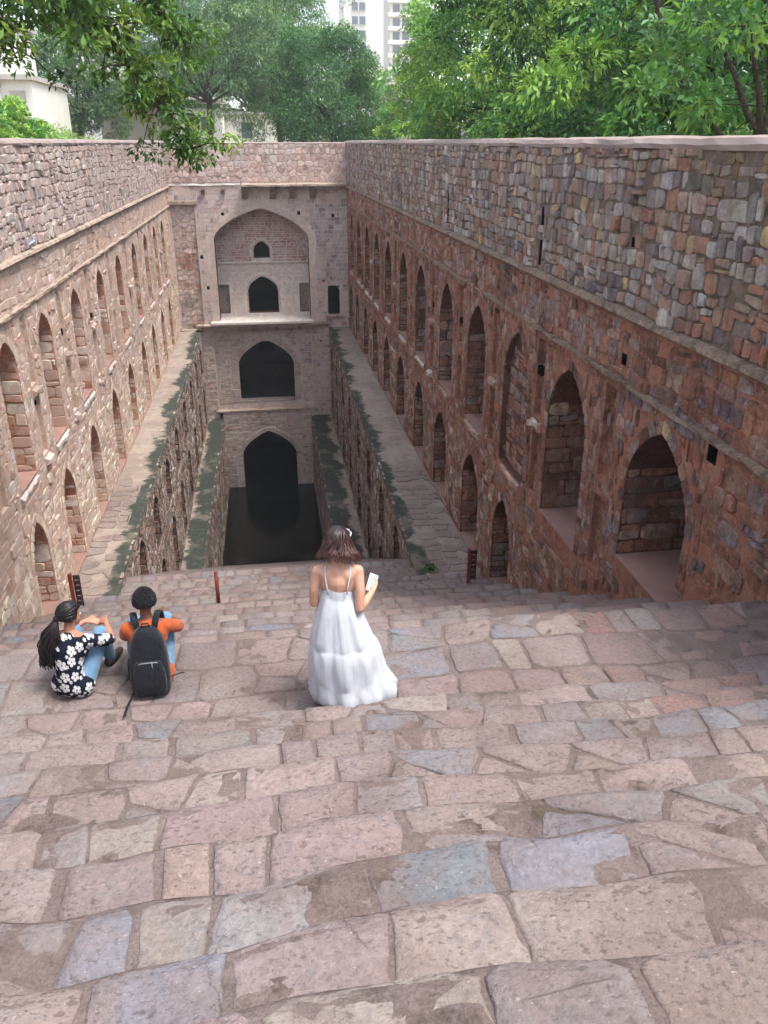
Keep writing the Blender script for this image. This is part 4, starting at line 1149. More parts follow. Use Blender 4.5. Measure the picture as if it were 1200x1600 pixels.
def crown_points(clumps, per, spread, npr, greens, flat=0.7):
    """clumps: (n,4) centre + radius; leaves sit on the outer skin of each clump"""
    n = len(clumps); k = per
    dirs = npr.normal(0, 1, (n, k, 3)); dirs[..., 2] = dirs[..., 2] * 0.9 + 0.25; dirs /= np.linalg.norm(dirs, axis=2)[..., None]
    r = clumps[:, None, 3:4] * npr.uniform(0.6, 1.0, (n, k, 1)) * spread
    P = clumps[:, None, :3] + dirs * r * np.array([1, 1, flat])
    g = np.array(greens); gi = npr.integers(0, len(g), n)
    base = g[gi] * npr.uniform(0.7, 1.25, (n, 1))
    C = base[:, None, :] * npr.uniform(0.7, 1.35, (n, k, 1)) * np.array([1, 1, 1]) + npr.normal(0, 0.006, (n, k, 3))
    return P.reshape(-1, 3), dirs.reshape(-1, 3), np.clip(C.reshape(-1, 3), 0.005, 1)

def limb(mb, p0, p1, r0, r1, rng, wob=0.08, n=6, sides=7):
    p0, p1 = Vector(p0), Vector(p1); L = (p1 - p0).length; pts = []; rad = []
    o = Vector((rng.uniform(-1, 1), rng.uniform(-1, 1), rng.uniform(-.3, .6))) * L * wob
    for i in range(n + 1):
        t = i / n; pts.append(p0.lerp(p1, t) + o * math.sin(math.pi * t) + Vector((rng.uniform(-1, 1), rng.uniform(-1, 1), rng.uniform(-1, 1))) * L * 0.012); rad.append(r0 + (r1 - r0) * t ** 0.8)
    mb.tube(pts, rad, sides); return pts

def tree(name, label, base, height, crown_c, crown_r, nclump, per, leaf, greens, seed, group=None, trunk_r=0.22, lean=(0, 0), clump_r=(0.5, 0.95), droop=0.35, aspect=0.42, skin=0.55, limbs=9, low=-0.6):
    rng = random.Random(seed); npr = np.random.default_rng(seed)
    root = empty(name, base); tag(root, label, 'tree', group)
    bx, by, bz = base; mb = MB()
    fork = Vector((bx + lean[0] * .5, by + lean[1] * .5, bz + height * 0.3))
    limb(mb, base, fork, trunk_r * 1.25, trunk_r * 0.85, rng, 0.05)
    tk = mb.build('trunk', M['bark'], root, True)
    cc = np.array(crown_c, float); cr = np.array(crown_r, float)
    # clumps gather towards the outer shell and hang in uneven boughs
    cl = []
    tries = 0
    while len(cl) < nclump and tries < nclump * 30:
        tries += 1
        d = npr.normal(0, 1, 3); d /= np.linalg.norm(d)
        if d[2] < low: continue
        rr = skin + (1 - skin) * npr.random() ** 0.5
        p = d * rr
        if noise.noise(Vector(p * 2.3) + Vector((seed, 0, 0))) < -0.16: continue
        q = cc + p * cr * (1 + 0.34 * noise.noise(Vector(d * 2.2) + Vector((0, seed, 0))))
        cl.append((*q, npr.uniform(*clump_r)))
    cl = np.array(cl)
    lb = MB()
    for k in range(limbs):
        t = cl[rng.randrange(len(cl))]; e = Vector(t[:3]) * 0.82 + fork * 0.18
        pts = limb(lb, fork + Vector((0, 0, rng.uniform(-.3, .3))), e, trunk_r * rng.uniform(.45, .7), trunk_r * 0.12, rng, 0.16, 8, 6)
        for s in range(3):
            q = pts[rng.randrange(3, 8)]; near = min(cl, key=lambda c: (Vector(c[:3]) - q).length * rng.uniform(0.6, 1.6))
            limb(lb, q, Vector(near[:3]), trunk_r * 0.16, trunk_r * 0.04, rng, 0.12, 4, 5)
    lb.build('limb', M['bark'], root, True)
    P, D, C = crown_points(cl, per, 1.0, npr, greens)
    link('crown', leaf_mesh('crown', P, D, leaf, C, npr, aspect, droop), root)
    return root

G_DARK = [rgb(52, 88, 46), rgb(62, 98, 52), rgb(46, 80, 52), rgb(74, 108, 50)]
G_MID = [rgb(96, 142, 74), rgb(114, 158, 80), rgb(84, 132, 80), rgb(134, 170, 80)]
G_BRIGHT = [rgb(130, 168, 84), rgb(152, 184, 86), rgb(112, 158, 86), rgb(172, 196, 98), rgb(96, 144, 80)]
G_PALE = [rgb(122, 150, 104), rgb(108, 142, 100), rgb(136, 160, 112), rgb(96, 132, 98)]  # paled: some distance haze is put into these greens
GT = 'trees behind the right hand wall'
zg = Z_GROUND
tree('broadleaf_tree', 'spreading dark tree with bare crooked boughs behind the right end of the near wall', (10.2, 20.5, zg), 8, (9.8, 20.5, 3.2), (5.2, 4.6, 3.9), 170, 230, 0.19, G_MID + G_DARK[:3] + G_BRIGHT[1:4], 101, GT, 0.3, (-.6, 0), (0.55, 1.05), 0.5, 0.36, 0.5, 14, -0.95)
tree('broadleaf_tree', 'dense mid green tree overtopping the middle of the right wall', (11.0, 30.0, zg), 9, (10.2, 30.0, 3.2), (5.0, 5.0, 4.6), 190, 190, 0.22, G_DARK[:2] + G_MID + G_BRIGHT, 103, GT, 0.3, (0, 0), (0.6, 1.15), 0.45, 0.38, 0.5, 10, -0.95)
tree('broadleaf_tree', 'round yellow green tree at the far end of the right wall', (12.2, 43.0, zg), 10, (11.6, 42.0, 2.9), (5.1, 5.4, 5.4), 240, 170, 0.25, G_BRIGHT + G_BRIGHT[:2] + G_MID[:2], 107, GT, 0.3, (0, 0), (0.65, 1.2), 0.45, 0.4, 0.55, 8, -0.95)
tree('broadleaf_tree', 'leafy tree standing farther back between the dark and mid green trees', (16.5, 27.0, zg), 11, (15.5, 27.0, 4.5), (5.5, 5.5, 5.2), 260, 70, 0.26, G_MID, 109, GT, 0.3, low=-0.95)
tree('broadleaf_tree', 'tall shaded tree filling the gap behind the mid green tree', (18.5, 40.0, zg), 13, (17.0, 39.0, 5.5), (6.5, 6.0, 6.2), 280, 70, 0.3, G_DARK + G_MID, 113, GT, 0.35, low=-0.95)
tree('broadleaf_tree', 'low bright sapling leaning over the coping at the right edge', (8.0, 13.2, zg), 3, (8.2, 13.6, 1.5), (2.0, 2.2, 2.4), 90, 90, 0.17, G_MID + G_PALE[1:2], 127, GT, 0.12, low=-0.95, clump_r=(.35, .6))
tree('broadleaf_tree', 'deep green tree far right beyond the crooked boughs', (17.0, 17.0, zg), 10, (15.5, 18.5, 3.4), (5.0, 5.0, 4.6), 240, 75, 0.22, G_DARK + G_MID, 129, GT, 0.3, low=-0.95)
for i, (x, yy, r, lab) in enumerate(((8.2, 17.0, .9, 'dark leafy bush hugging the near coping under the crooked boughs'), (7.6, 24.0, 1.0, 'leafy bush above the coping by the second drain slit'), (7.2, 33.5, 1.2, 'bright bush above the far half of the right coping'), (7.2, 41.5, 1.3, 'yellowish bush at the foot of the round tree'))):
    tree('bush', lab, (x, yy, zg), 1.6, (x, yy, 0.1), (r * 1.5, r * 2.6, r * 1.05), 70, 80, 0.17, (G_MID if i < 2 else G_BRIGHT), 140 + i, 'bushes along the right coping', 0.06, low=-0.9, clump_r=(.3, .55), limbs=4)
# far side: feathery pale trees and the dark evergreen between the buildings
GF = 'trees behind the end wall'
tree('feathery_tree', 'tall feathery pale tree with thin leaning stems behind the end wall', (-3.6, 61, zg), 13, (-3.0, 61, 6.2), (5.0, 4.0, 6.2), 520, 110, 0.22, G_PALE, 151, GF, 0.2, (0.8, 0), (0.6, 1.25), 0.7, 0.25, 0.4, 12, -0.75)
tree('feathery_tree', 'airy bluish green tree right of the thin leaning stems', (1.2, 66, zg), 14, (1.6, 66, 6.2), (4.4, 4.0, 7.0), 520, 110, 0.24, [rgb(112, 148, 98), rgb(98, 138, 92), rgb(132, 162, 108)], 153, GF, 0.22, (0, 0), (0.6, 1.2), 0.7, 0.26, 0.4, 9, -0.9)
tree('evergreen_tree', 'dense dark evergreen at the right end of the end wall', (4.6, 57, zg), 7, (4.3, 57, 2.4), (3.5, 2.6, 4.0), 380, 100, 0.2, [rgb(66, 104, 68), rgb(80, 122, 74), rgb(94, 136, 80)], 157, GF, 0.2, (0, 0), (0.5, 0.95), 0.5, 0.36, 0.5, 7, -0.95)  # leaf greens lightened to carry haze in their colour
tree('feathery_tree', 'hazy grey green treetop in front of the white towers', (9.5, 82, zg), 10, (9.0, 82, 2.4), (3.8, 3.4, 4.2), 280, 90, 0.28, [rgb(128, 146, 112), rgb(140, 156, 122)], 159, GF, 0.22, low=-0.9)
tree('feathery_tree', 'pale distant treetop rising over the low flat roof', (-8.5, 92, zg), 13, (-8.2, 92, 6.0), (5.0, 4.0, 6.4), 420, 90, 0.32, G_PALE, 163, GF, 0.25, low=-0.9)
tree('feathery_tree', 'pale backdrop tree behind the thin leaning stems', (-1.0, 98, zg), 15, (-1.0, 98, 7.5), (6.5, 4.0, 8.0), 480, 90, 0.36, G_PALE + [rgb(120, 150, 120)], 165, GF, 0.25, low=-0.9)
tree('broadleaf_tree', 'distant tree between the white house and the low flat roof', (-12.6, 66, zg), 8, (-12.4, 66, 3.8), (3.4, 3.0, 4.4), 320, 90, 0.24, G_PALE + G_MID[:1], 161, 'trees left of the well', 0.2, low=-0.9)
for i, (x, yy, lab) in enumerate(((-6.9, 18.4, 'bright green shrub above the near left coping'), (-7.1, 22.0, 'bright green shrub in the middle of the left hedge'), (-7.4, 26.8, 'lighter shrub at the far end of the left hedge'))):
    tree('bush', lab, (x, yy, zg), 1.6, (x, yy, 0.05), (1.3, 2.4, 1.15 if i < 2 else .95), 90, 110, 0.16, G_BRIGHT, 170 + i, 'shrubs along the left coping', 0.06, low=-0.9, clump_r=(.28, .5), limbs=4)
tree('bush', 'soft pale grass green bush behind the far left coping', (-7.6, 35.0, zg), 1.6, (-7.6, 35.0, -.4), (1.4, 4.0, .9), 70, 80, 0.18, [rgb(150, 178, 104), rgb(138, 168, 96)], 175, 'shrubs along the left coping', 0.06, low=-0.9, clump_r=(.3, .55), limbs=4, aspect=.2)

# overhanging tree at the left: boughs of it reach over the steps
def overhang():
    rng = random.Random(12); npr = np.random.default_rng(12)
    root = empty('overhanging_tree', (-8.2, 9.5, zg)); tag(root, 'leafy tree on the left whose hanging boughs reach over the steps', 'tree')
    mb = MB(); limb(mb, (-8.2, 9.5, zg), (-7.0, 10.2, 3.4), 0.26, 0.17, rng, 0.05); mb.build('trunk', M['bark'], root, True)
    lb = MB()
    boughs = [[(-7.0, 10.2, 3.4), (-5.2, 11.0, 3.3), (-3.4, 11.6, 2.5), (-2.1, 12.0, 1.6), (-1.5, 12.2, 0.75), (-1.0, 12.3, -0.1)],
              [(-7.0, 10.2, 3.2), (-5.0, 10.6, 2.5), (-3.9, 10.8, 1.9), (-2.9, 11.0, 1.25)],
              [(-6.9, 10.0, 2.6), (-4.8, 10.0, 1.9), (-3.5, 10.1, 1.35), (-2.6, 10.4, .95)],
              [(-4.2, 11.3, 2.9), (-3.0, 11.8, 2.6), (-1.6, 12.2, 2.0), (-0.9, 12.5, 1.2)]]
    cl = []
    for bi, b in enumerate(boughs):
        pts = []
        for i in range(len(b) - 1):
            for t in np.linspace(0, 1, 6, endpoint=False): pts.append(Vector(b[i]).lerp(Vector(b[i + 1]), t))
        pts.append(Vector(b[-1])); m = len(pts)
        lb.tube(pts, [0.08 * (1 - i / m) ** 0.8 + 0.008 for i in range(m)], 6)
        for i, p in enumerate(pts):
            f = i / m
            if f < 0.22: continue
            for s in range(7 if bi != 2 else 5):
                o = Vector((rng.gauss(0, .30), rng.gauss(0, .4), rng.gauss(-.05, .26))) * (1.15 - 0.5 * f)
                q = p + o
                lb.tube([p, p.lerp(q, .5) + Vector((0, 0, .05)), q], [0.012, 0.008, 0.004], 4)
                cl.append((q.x, q.y, q.z, rng.uniform(.12, .24)))
    # thick leaf mass in the top corner
    for i in range(330):
        q = Vector((rng.uniform(-4.6, -1.3), rng.uniform(9.6, 11.6), rng.uniform(0.75, 2.3)))
        if q.z < 0.95 + 0.22 * (q.x + 3.0) + 0.35 * n3(q.x * 2.2, q.y, 3) and rng.random() < 0.85: continue
        cl.append((q.x, q.y, q.z, rng.uniform(.15, .3)))
    lb.build('bough', M['bark'], root, True)
    P, D, C = crown_points(np.array(cl), 32, 1.0, npr, [rgb(84, 118, 50), rgb(98, 134, 56), rgb(70, 104, 46), rgb(118, 142, 58), rgb(62, 92, 46)])
    link('foliage', leaf_mesh('foliage', P, D, 0.112, C, npr, 0.4, 0.6, 0.3), root)
overhang()

# ------------------------------------------------------------------ buildings beyond the park
M['whitewall'] = plain('white_painted_wall', rgb(226, 222, 214), 0.85, 0.2, 0.05, 0.6)
M['creamwall'] = plain('cream_painted_wall', rgb(226, 214, 196), 0.85, 0.2, 0.06, 0.6)
M['greywall'] = plain('grey_concrete_wall', rgb(178, 172, 164), 0.9, 0.2, 0.12, 0.8)
M['winglass'] = plain('window_glass', rgb(92, 100, 108), 0.15, 0.5, 0.2, 0.4)
M['shadewin'] = plain('shutter_paint', rgb(150, 128, 118), 0.6, 0.3, 0.1, 2)
M['tank'] = plain('blue_tank_plastic', rgb(92, 150, 196), 0.5, 0.4, 0.08, 2)
def tower(label, x0, x1, y0, y1, h, floors, cols, seed, bands):
    root = empty('apartment_tower', ((x0 + x1) / 2, y0, zg)); tag(root, label, 'building', 'white towers behind the trees')
    m = MB(); m.box(x0, x1, y0, y1, zg, h); w = m.build('wall', M['whitewall'], root)
    fh = (h - 4) / floors; wm = None
    m = MB()
    for k in range(floors):
        z = 2 + k * fh
        if bands: m.box(x0 - 0.7, x1 + 0.7, y0 - 1.3, y0 - 0.003, z - 0.25, z + 0.75 if k % 1 == 0 else z)
    if bands: m.build('balcony_band', M['whitewall'], root)
    for k in range(floors):
        z = 2 + k * fh
        for (a, b_) in cols:
            if wm is None or True:
                q = MB(); q.box(a, b_, y0 - 0.12, y0 - 0.004, z + 0.9, z + fh - 0.5); o = q.build('window', M['winglass'], root)
                q = MB(); q.box(a - .12, b_ + .12, y0 - 0.4, y0 - .13, z + 0.7, z + 0.86); q.build('sill', M['greywall'], o)
    m = MB(); m.box(x0 - .4, x1 + .4, y0 - .4, y1 + .4, h, h + 1.0); m.build('parapet', M['whitewall'], root)
tower('white apartment tower with a narrow bay of stacked windows', 23.5, 34.0, 250, 266, 52, 15, [(25.6, 27.2), (27.6, 29.2)], 1, False)
tower('white apartment tower with banded balconies', 37.5, 47.0, 262, 276, 54, 15, [(38.3, 40.2), (41.0, 43.0), (44.0, 46.2)], 2, True)
tower('pale block glimpsed through the hanging leaves on the left', -52, -36, 260, 275, 40, 11, [(-50, -48), (-46, -44), (-42, -40), (-39, -37.5)], 3, False)
# two storey white house at the left
hs = empty('white_house', (-13.5, 50, zg)); tag(hs, 'white two storey house with a shuttered window behind the left wall', 'house')
m = MB(); m.box(-21.60, -13.55, 50, 60, zg, 6.0); m.build('wall', M['whitewall'], hs)
m = MB(); m.box(-21.80, -13.30, 49.5, 60.2, 6.0, 6.3); m.build('roof_slab', M['greywall'], hs)
m = MB(); m.box(-13.55, -11.95, 51.2, 60, zg, 3.0); m.build('side_wing', M['whitewall'], hs)
m = MB(); m.box(-13.60, -11.80, 50.8, 60, 3.0, 3.25); m.build('wing_slab', M['greywall'], hs)
m = MB(); m.box(-14.55, -14.00, 49.93, 49.997, 1.9, 3.5); o = m.build('window', M['shadewin'], hs)
m = MB(); m.box(-14.65, -13.90, 49.8, 49.92, 1.78, 1.88); m.build('sill', M['greywall'], o)
m = MB(); m.box(-13.15, -12.35, 51.12, 51.197, 0.3, 2.5); m.build('shutter_door', M['greywall'], hs)
m = MB(); m.box(-18.10, -16.80, 49.93, 49.997, 1.9, 3.5); m.build('window', M['shadewin'], hs)
# low flat roofed buildings
fb = empty('flat_roofed_building', (-9, 74, zg)); tag(fb, 'low pale building with blue water tanks on its flat roof', 'building')
m = MB(); m.box(-12.5, -7.2, 74, 80, zg, 3.0); m.build('wall', M['greywall'], fb)
m = MB(); m.box(-7.2, -3.0, 73, 80, zg, 2.4); m.build('front_block', M['whitewall'], fb)
m = MB(); m.box(-12.7, -2.8, 72.6, 80.2, 3.0, 3.2); m.build('roof_slab', M['whitewall'], fb)
for k in range(3):
    m = MB(); m.tube([(-11.6 + k * 1.7, 75, 3.2), (-11.6 + k * 1.7, 75, 3.75), (-11.6 + k * 1.7, 75, 3.9)], [0.6, 0.6, 0.25], 14); m.build('water_tank', M['tank'], fb, True)
m = MB(); m.box(-5.9, -5.2, 72.93, 72.997, 0.2, 2.0); m.build('door', M['winglass'], fb)
m = MB(); m.box(-4.6, -3.6, 72.93, 72.997, 0.8, 1.8); m.build('window', M['winglass'], fb)
wb = empty('garden_wall_building', (-0.5, 78, zg)); tag(wb, 'low white building showing between the thin leaning stems', 'building')
m = MB(); m.box(-3.4, 3.2, 78, 84, zg, 2.1); m.build('wall', M['whitewall'], wb)
m = MB(); m.box(-3.6, 3.4, 77.6, 84.2, 2.1, 2.35); m.build('roof_slab', M['greywall'], wb)
m = MB(); m.box(-1.6, -0.7, 77.93, 77.997, 0.3, 1.5); m.build('window', M['winglass'], wb)
# ------------------------------------------------------------------ people
def skin_mat(name, col):
    m, nt, b = mat_base(name, 0.5, 0.35); g = N(nt); p = g.pos()
    k = g.ramp(g.noise(p, 18, 4, 0.6), 0.3, 0.7, 0.94, 1.06)
    nt.links.new(g.mix(1.0, (*col, 1), g.comb(k, k, k), 'MULTIPLY'), b.inputs['Base Color'])
    b.inputs['Subsurface Weight'].default_value = 0.0; b.inputs['Subsurface Radius'].default_value = (0.02, 0.008, 0.004); b.inputs['Subsurface Scale'].default_value = 0.5
    return m
def cloth_mat(name, col, rough=0.9, weave=220.0, wr=0.35, fold=9.0):
    m, nt, b = mat_base(name, rough, 0.15); g = N(nt); p = g.pos()
    k = g.ramp(g.noise(p, 14, 4, 0.6), 0.3, 0.7, 0.9, 1.08)
    nt.links.new(g.mix(1.0, (*col, 1), g.comb(k, k, k), 'MULTIPLY'), b.inputs['Base Color'])
    nt.links.new(g.bump(g.math('ADD', g.noise(p, fold, 3, 0.6, 0.8), g.math('MULTIPLY', g.noise(p, weave, 2, 0.5), 0.12)), wr, 0.03), b.inputs['Normal'])
    b.inputs['Sheen Weight'].default_value = 0.15
    return m
def hair_mat(name, c1, c2, z0, z1):
    m, nt, b = mat_base(name, 0.42, 0.5); g = N(nt); c = g.attr()
    nt.links.new(c, b.inputs['Base Color']); return m
M['skinA'] = skin_mat('fair_skin', rgb(206, 158, 132)); M['skinB'] = skin_mat('brown_skin', rgb(176, 122, 96)); M['skinC'] = skin_mat('deep_brown_skin', rgb(120, 80, 62))
M['hair'] = hair_mat('hair', 0, 0, 0, 1)
M['orange'] = cloth_mat('orange_cotton', rgb(176, 84, 44), fold=12); M['denim'] = cloth_mat('pale_blue_denim', rgb(106, 138, 165), fold=16, weave=300)
M['shoe'] = plain('dark_shoe', rgb(54, 46, 44), 0.6); M['sole'] = plain('sandal_sole', rgb(96, 66, 54), 0.7)
M['pack'] = cloth_mat('black_nylon', rgb(27, 28, 34), 0.6, 260, 0.5, 14); M['webbing'] = plain('black_webbing', rgb(24, 24, 28), 0.7); M['metalgrey'] = plain('grey_zip_metal', rgb(140, 142, 146), 0.35, 0.6)
M['eyew'] = plain('eye_white', rgb(226, 222, 216), 0.3); M['lip'] = plain('lips', rgb(168, 92, 84), 0.5)
def dress_mat():
    m, nt, b = mat_base('white_crinkled_cotton', 0.85, 0.15); g = N(nt); p = g.pos(); s = g.sep(p)
    b.inputs['Base Color'].default_value = (*rgb(214, 217, 222), 1)
    st = g.comb(g.math('MULTIPLY', s[0], 1.0), g.math('MULTIPLY', s[1], 1.0), g.math('MULTIPLY', s[2], 0.16))
    nt.links.new(g.bump(g.math('ADD', g.noise(st, 26, 4, 0.6), g.math('MULTIPLY', g.noise(p, 120, 2, 0.5), 0.15)), 0.4, 0.02), b.inputs['Normal'])
    t = g.node('ShaderNodeBsdfTranslucent'); t.inputs['Color'].default_value = (*rgb(202, 205, 210), 1)
    mx = g.node('ShaderNodeMixShader'); mx.inputs[0].default_value = 0.18
    nt.links.new(b.outputs[0], mx.inputs[1]); nt.links.new(t.outputs[0], mx.inputs[2]); nt.links.new(mx.outputs[0], nt.nodes['Material Output'].inputs['Surface'])
    return m
M['dress'] = dress_mat()
def flower_mat():
    """navy blouse printed with white five petalled flowers"""
    m, nt, b = mat_base('navy_flower_print', 0.85, 0.15); g = N(nt)
    tc = g.node('ShaderNodeTexCoord').outputs['Object']
    s = g.sep(tc); q = g.comb(g.math('ADD', s[0], g.math('MULTIPLY', s[1], 0.9)), s[2], 0.0)
    def flowers(scale, r, seedoff):
        sh = g.node('ShaderNodeVectorMath', operation='ADD'); g.put(sh.inputs[0], q); sh.inputs[1].default_value = (seedoff, seedoff * .7, 0)
        v = g.node('ShaderNodeTexVoronoi', voronoi_dimensions='2D'); g.put(v.inputs['Vector'], sh.outputs[0]); v.inputs['Scale'].default_value = scale; v.inputs['Randomness'].default_value = 0.35
        d = g.node('ShaderNodeVectorMath', operation='SUBTRACT'); g.put(d.inputs[0], sh.outputs[0]); g.put(d.inputs[1], v.outputs['Position'])
        ds = g.sep(d.outputs[0]); an = g.math('ARCTAN2', ds[1], ds[0]); dist = v.outputs['Distance']
        pet = g.math('ADD', g.math('MULTIPLY', g.math('ABSOLUTE', g.math('SINE', g.math('MULTIPLY', an, 2.5))), 0.30), 0.70)
        lim = g.math('MULTIPLY', pet, r)
        inside = g.math('LESS_THAN', dist, lim)
        ring = g.math('MULTIPLY', g.math('GREATER_THAN', dist, r * 0.16), inside)
        vein = g.math('GREATER_THAN', g.math('ABSOLUTE', g.math('SINE', g.math('ADD', g.math('MULTIPLY', an, 2.5), 0.0))), 0.22)
        return g.math('MULTIPLY', ring, g.math('MAXIMUM', vein, g.math('LESS_THAN', dist, r * 0.5)))
    f = g.math('MAXIMUM', flowers(9.0, 0.40, 0.0), flowers(9.0, 0.15, 0.055))
    c = g.mix(f, rgb(26, 28, 42), rgb(206, 204, 204))
    nt.links.new(c, b.inputs['Base Color']); nt.links.new(g.bump(g.noise(tc, 10, 3, 0.6, .8), 0.35, 0.03), b.inputs['Normal'])
    return m
M['floral'] = flower_mat()

def capsule(mb, p0, r0, p1, r1, n=12):
    p0, p1 = Vector(p0), Vector(p1)
    mb.sphere(p0, r0, n, 8); mb.sphere(p1, r1, n, 8)
    if (p1 - p0).length > 1e-4: mb.tube([p0, p1], [r0, r1], n)
def chain(mb, pts):
    for (a, ra), (b, rb) in zip(pts[:-1], pts[1:]): capsule(mb, a, ra, b, rb)
def fuse(mb, name, mat, parent, voxel=0.008, smooth=6, shape=None):
    """weld overlapping capsules into one continuous skin"""
    me = mesh(name + '_raw', mb.v, mb.f)
    o = bpy.data.objects.new(name + '_raw', me); COL.objects.link(o)
    r = o.modifiers.new('r', 'REMESH'); r.mode = 'VOXEL'; r.voxel_size = voxel
    s = o.modifiers.new('s', 'SMOOTH'); s.factor = 0.5; s.iterations = smooth
    bpy.context.view_layer.update()
    ev = o.evaluated_get(bpy.context.evaluated_depsgraph_get())
    m2 = bpy.data.meshes.new_from_object(ev); m2.name = name
    bpy.data.objects.remove(o); bpy.data.meshes.remove(me)
    if shape:
        for v in m2.vertices: v.co = shape(v.co)
    m2.shade_smooth(); m2.materials.clear(); m2.materials.append(mat)
    return link(name, m2, parent, None, False)
def hand(mb, wrist, fwd, up, side, curl, thumb, s=1.0):
    """palm and five fingers; fwd along the fingers, up = back of the hand, side = thumb side"""
    w = Vector(wrist); f = Vector(fwd).normalized(); u = Vector(up).normalized(); t = (Vector(side) - f * Vector(side).dot(f)).normalized()
    u = (u - f * u.dot(f)).normalized()
    for k in (-0.022, 0.0, 0.022): capsule(mb, w + t * k * 0.5 * s, 0.016 * s, w + f * 0.07 * s + t * k * s, 0.014 * s, 8)
    for k, L in ((0.03, 0.062), (0.010, 0.07), (-0.010, 0.065), (-0.029, 0.05)):
        p = w + f * 0.075 * s + t * k * s; d = f; r = 0.0088 * s
        for j in range(3):
            a = curl * (0.6 if j == 0 else 1.0); d = (d * math.cos(a) - u * math.sin(a)).normalized(); q = p + d * L * s * (0.45, 0.32, 0.25)[j]
            capsule(mb, p, r, q, r * 0.93, 7); p = q; r *= 0.93
    p = w + f * 0.02 * s + t * 0.026 * s; d = (t * 0.75 + f * 0.65 - u * thumb * 0.4).normalized(); q = p + d * 0.04 * s; capsule(mb, p, 0.012 * s, q, 0.010 * s, 7)
    d2 = (f * 0.9 + t * 0.1 - u * thumb).normalized(); capsule(mb, q, 0.010 * s, q + d2 * 0.032 * s, 0.0085 * s, 7)
def head(mb, c, tilt=0.0, turn=0.0, s=1.0):
    """skull, jaw, nose, ears; returns the matrix of the head"""
    T = Matrix.Translation(Vector(c)) @ Matrix.Rotation(turn, 4, 'Z') @ Matrix.Rotation(tilt, 4, 'X') @ Matrix.Scale(s, 4)
    def S(p, r):
        mb.sphere((0, 0, 0), r, 14, 10, M=T @ Matrix.Translation(Vector(p)))
    S((0, -0.005, 0.03), (0.076, 0.092, 0.085)); S((0, 0.03, -0.02), (0.066, 0.066, 0.075)); S((0, 0.055, -0.07), (0.042, 0.036, 0.034))
    S((0, 0.094, -0.018), (0.011, 0.014, 0.020)); S((0, 0.09, 0.015), (0.009, 0.01, 0.022)); S((0, 0.082, -0.062), (0.022, 0.012, 0.009))
    for k in (-1, 1): S((k * 0.078, -0.005, -0.012), (0.009, 0.02, 0.03)); S((k * 0.03, 0.075, 0.035), (0.02, 0.012, 0.007))
    return T
def face(T, parent):
    for k in (-1, 1):
        m = MB(); m.sphere((0, 0, 0), 0.011, 10, 8, M=T @ Matrix.Translation((k * 0.03, 0.078, 0.012))); o = m.build('eye', M['eyew'], parent, True, False, False)
        m = MB(); m.sphere((0, 0, 0), 0.006, 8, 6, M=T @ Matrix.Translation((k * 0.03, 0.0865, 0.012))); m.build('iris', M['shoe'], o, True, False, False)
    m = MB(); m.sphere((0, 0, 0), (0.022, 0.006, 0.008), 10, 6, M=T @ Matrix.Translation((0, 0.094, -0.052))); m.build('mouth', M['lip'], parent, True, False, False)
def locks(mb, T, n, length, rng, c_root, c_tip, width=0.016, fan=0.06, wave=0.01, back_only=True, clear=0.012, cut=None, flow=0.0):
    """hair as many tapering locks that follow the skull and then hang"""
    for i in range(n):
        ph = rng.uniform(-math.pi, math.pi) if not back_only else math.pi * 1.5 + rng.uniform(-2.15, 2.15)   # 1.5 pi = back of the head
        part = rng.uniform(0.02, 0.3)
        pts = []; rad = []; L = length * rng.uniform(0.86, 1.06); wph = rng.uniform(0, 6.28); th = part
        R_ = Vector((0.076 + clear, 0.092 + clear, 0.085 + clear)) * rng.uniform(0.97, 1.05)
        p = None; run = 0.0; step = L / 11
        for k in range(12):
            if th < 1.75:
                q = Vector((R_.x * math.sin(th) * math.cos(ph), -0.005 + R_.y * math.sin(th) * math.sin(ph), 0.03 + R_.z * math.cos(th)))
                th += step / 0.088
                w = T @ q
            else:
                out = Vector((math.cos(ph), math.sin(ph), 0)); t = (k - 4) / 7
                w = Vector(p) + Vector((0, 0, -1)) * step * 0.97 + (T.to_3x3() @ out) * step * fan * 3 * t + Vector((flow, 0, 0)) * step
            w = w + Vector((math.sin(wph + k * 1.1), math.cos(wph * 1.3 + k * 0.9), 0)) * wave * (k / 11)
            pts.append(w); p = w
            rad.append(width * (0.5 + 0.6 * math.sin(math.pi * min(1, (k + 1.5) / 9))) if k < 9 else width * max(0.12, (12 - k) / 6))
        tone = rng.uniform(0.75, 1.3)
        o = len(mb.v); mb.tube(pts, rad, 5, c_root, True, 0.55)
        for k in range(12):
            cc = mulc(mixc(c_root, c_tip, (k / 11) ** 1.4), tone)
            for j in range(5): mb.c[o + k * 5 + j] = cc
def skullcap(mb, T, col, grow=0.006, front=0.35):
    nu, nv = 22, 12; v = []; f = []
    for j in range(nv + 1):
        th = 1.95 * j / nv
        for i in range(nu):
            ph = 2 * math.pi * i / nu; lim = 1.95 if math.sin(ph) < front else 1.05
            t = min(th, lim); v.append(T @ Vector(((0.076 + grow) * math.sin(t) * math.cos(ph), -0.005 + (0.092 + grow) * math.sin(t) * math.sin(ph), 0.03 + (0.085 + grow) * math.cos(t))))
    for j in range(nv):
        for i in range(nu):
            k = (i + 1) % nu; f.append((j * nu + i, j * nu + nu + i, j * nu + nu + k, j * nu + k))
    mb.add(v, f, col)

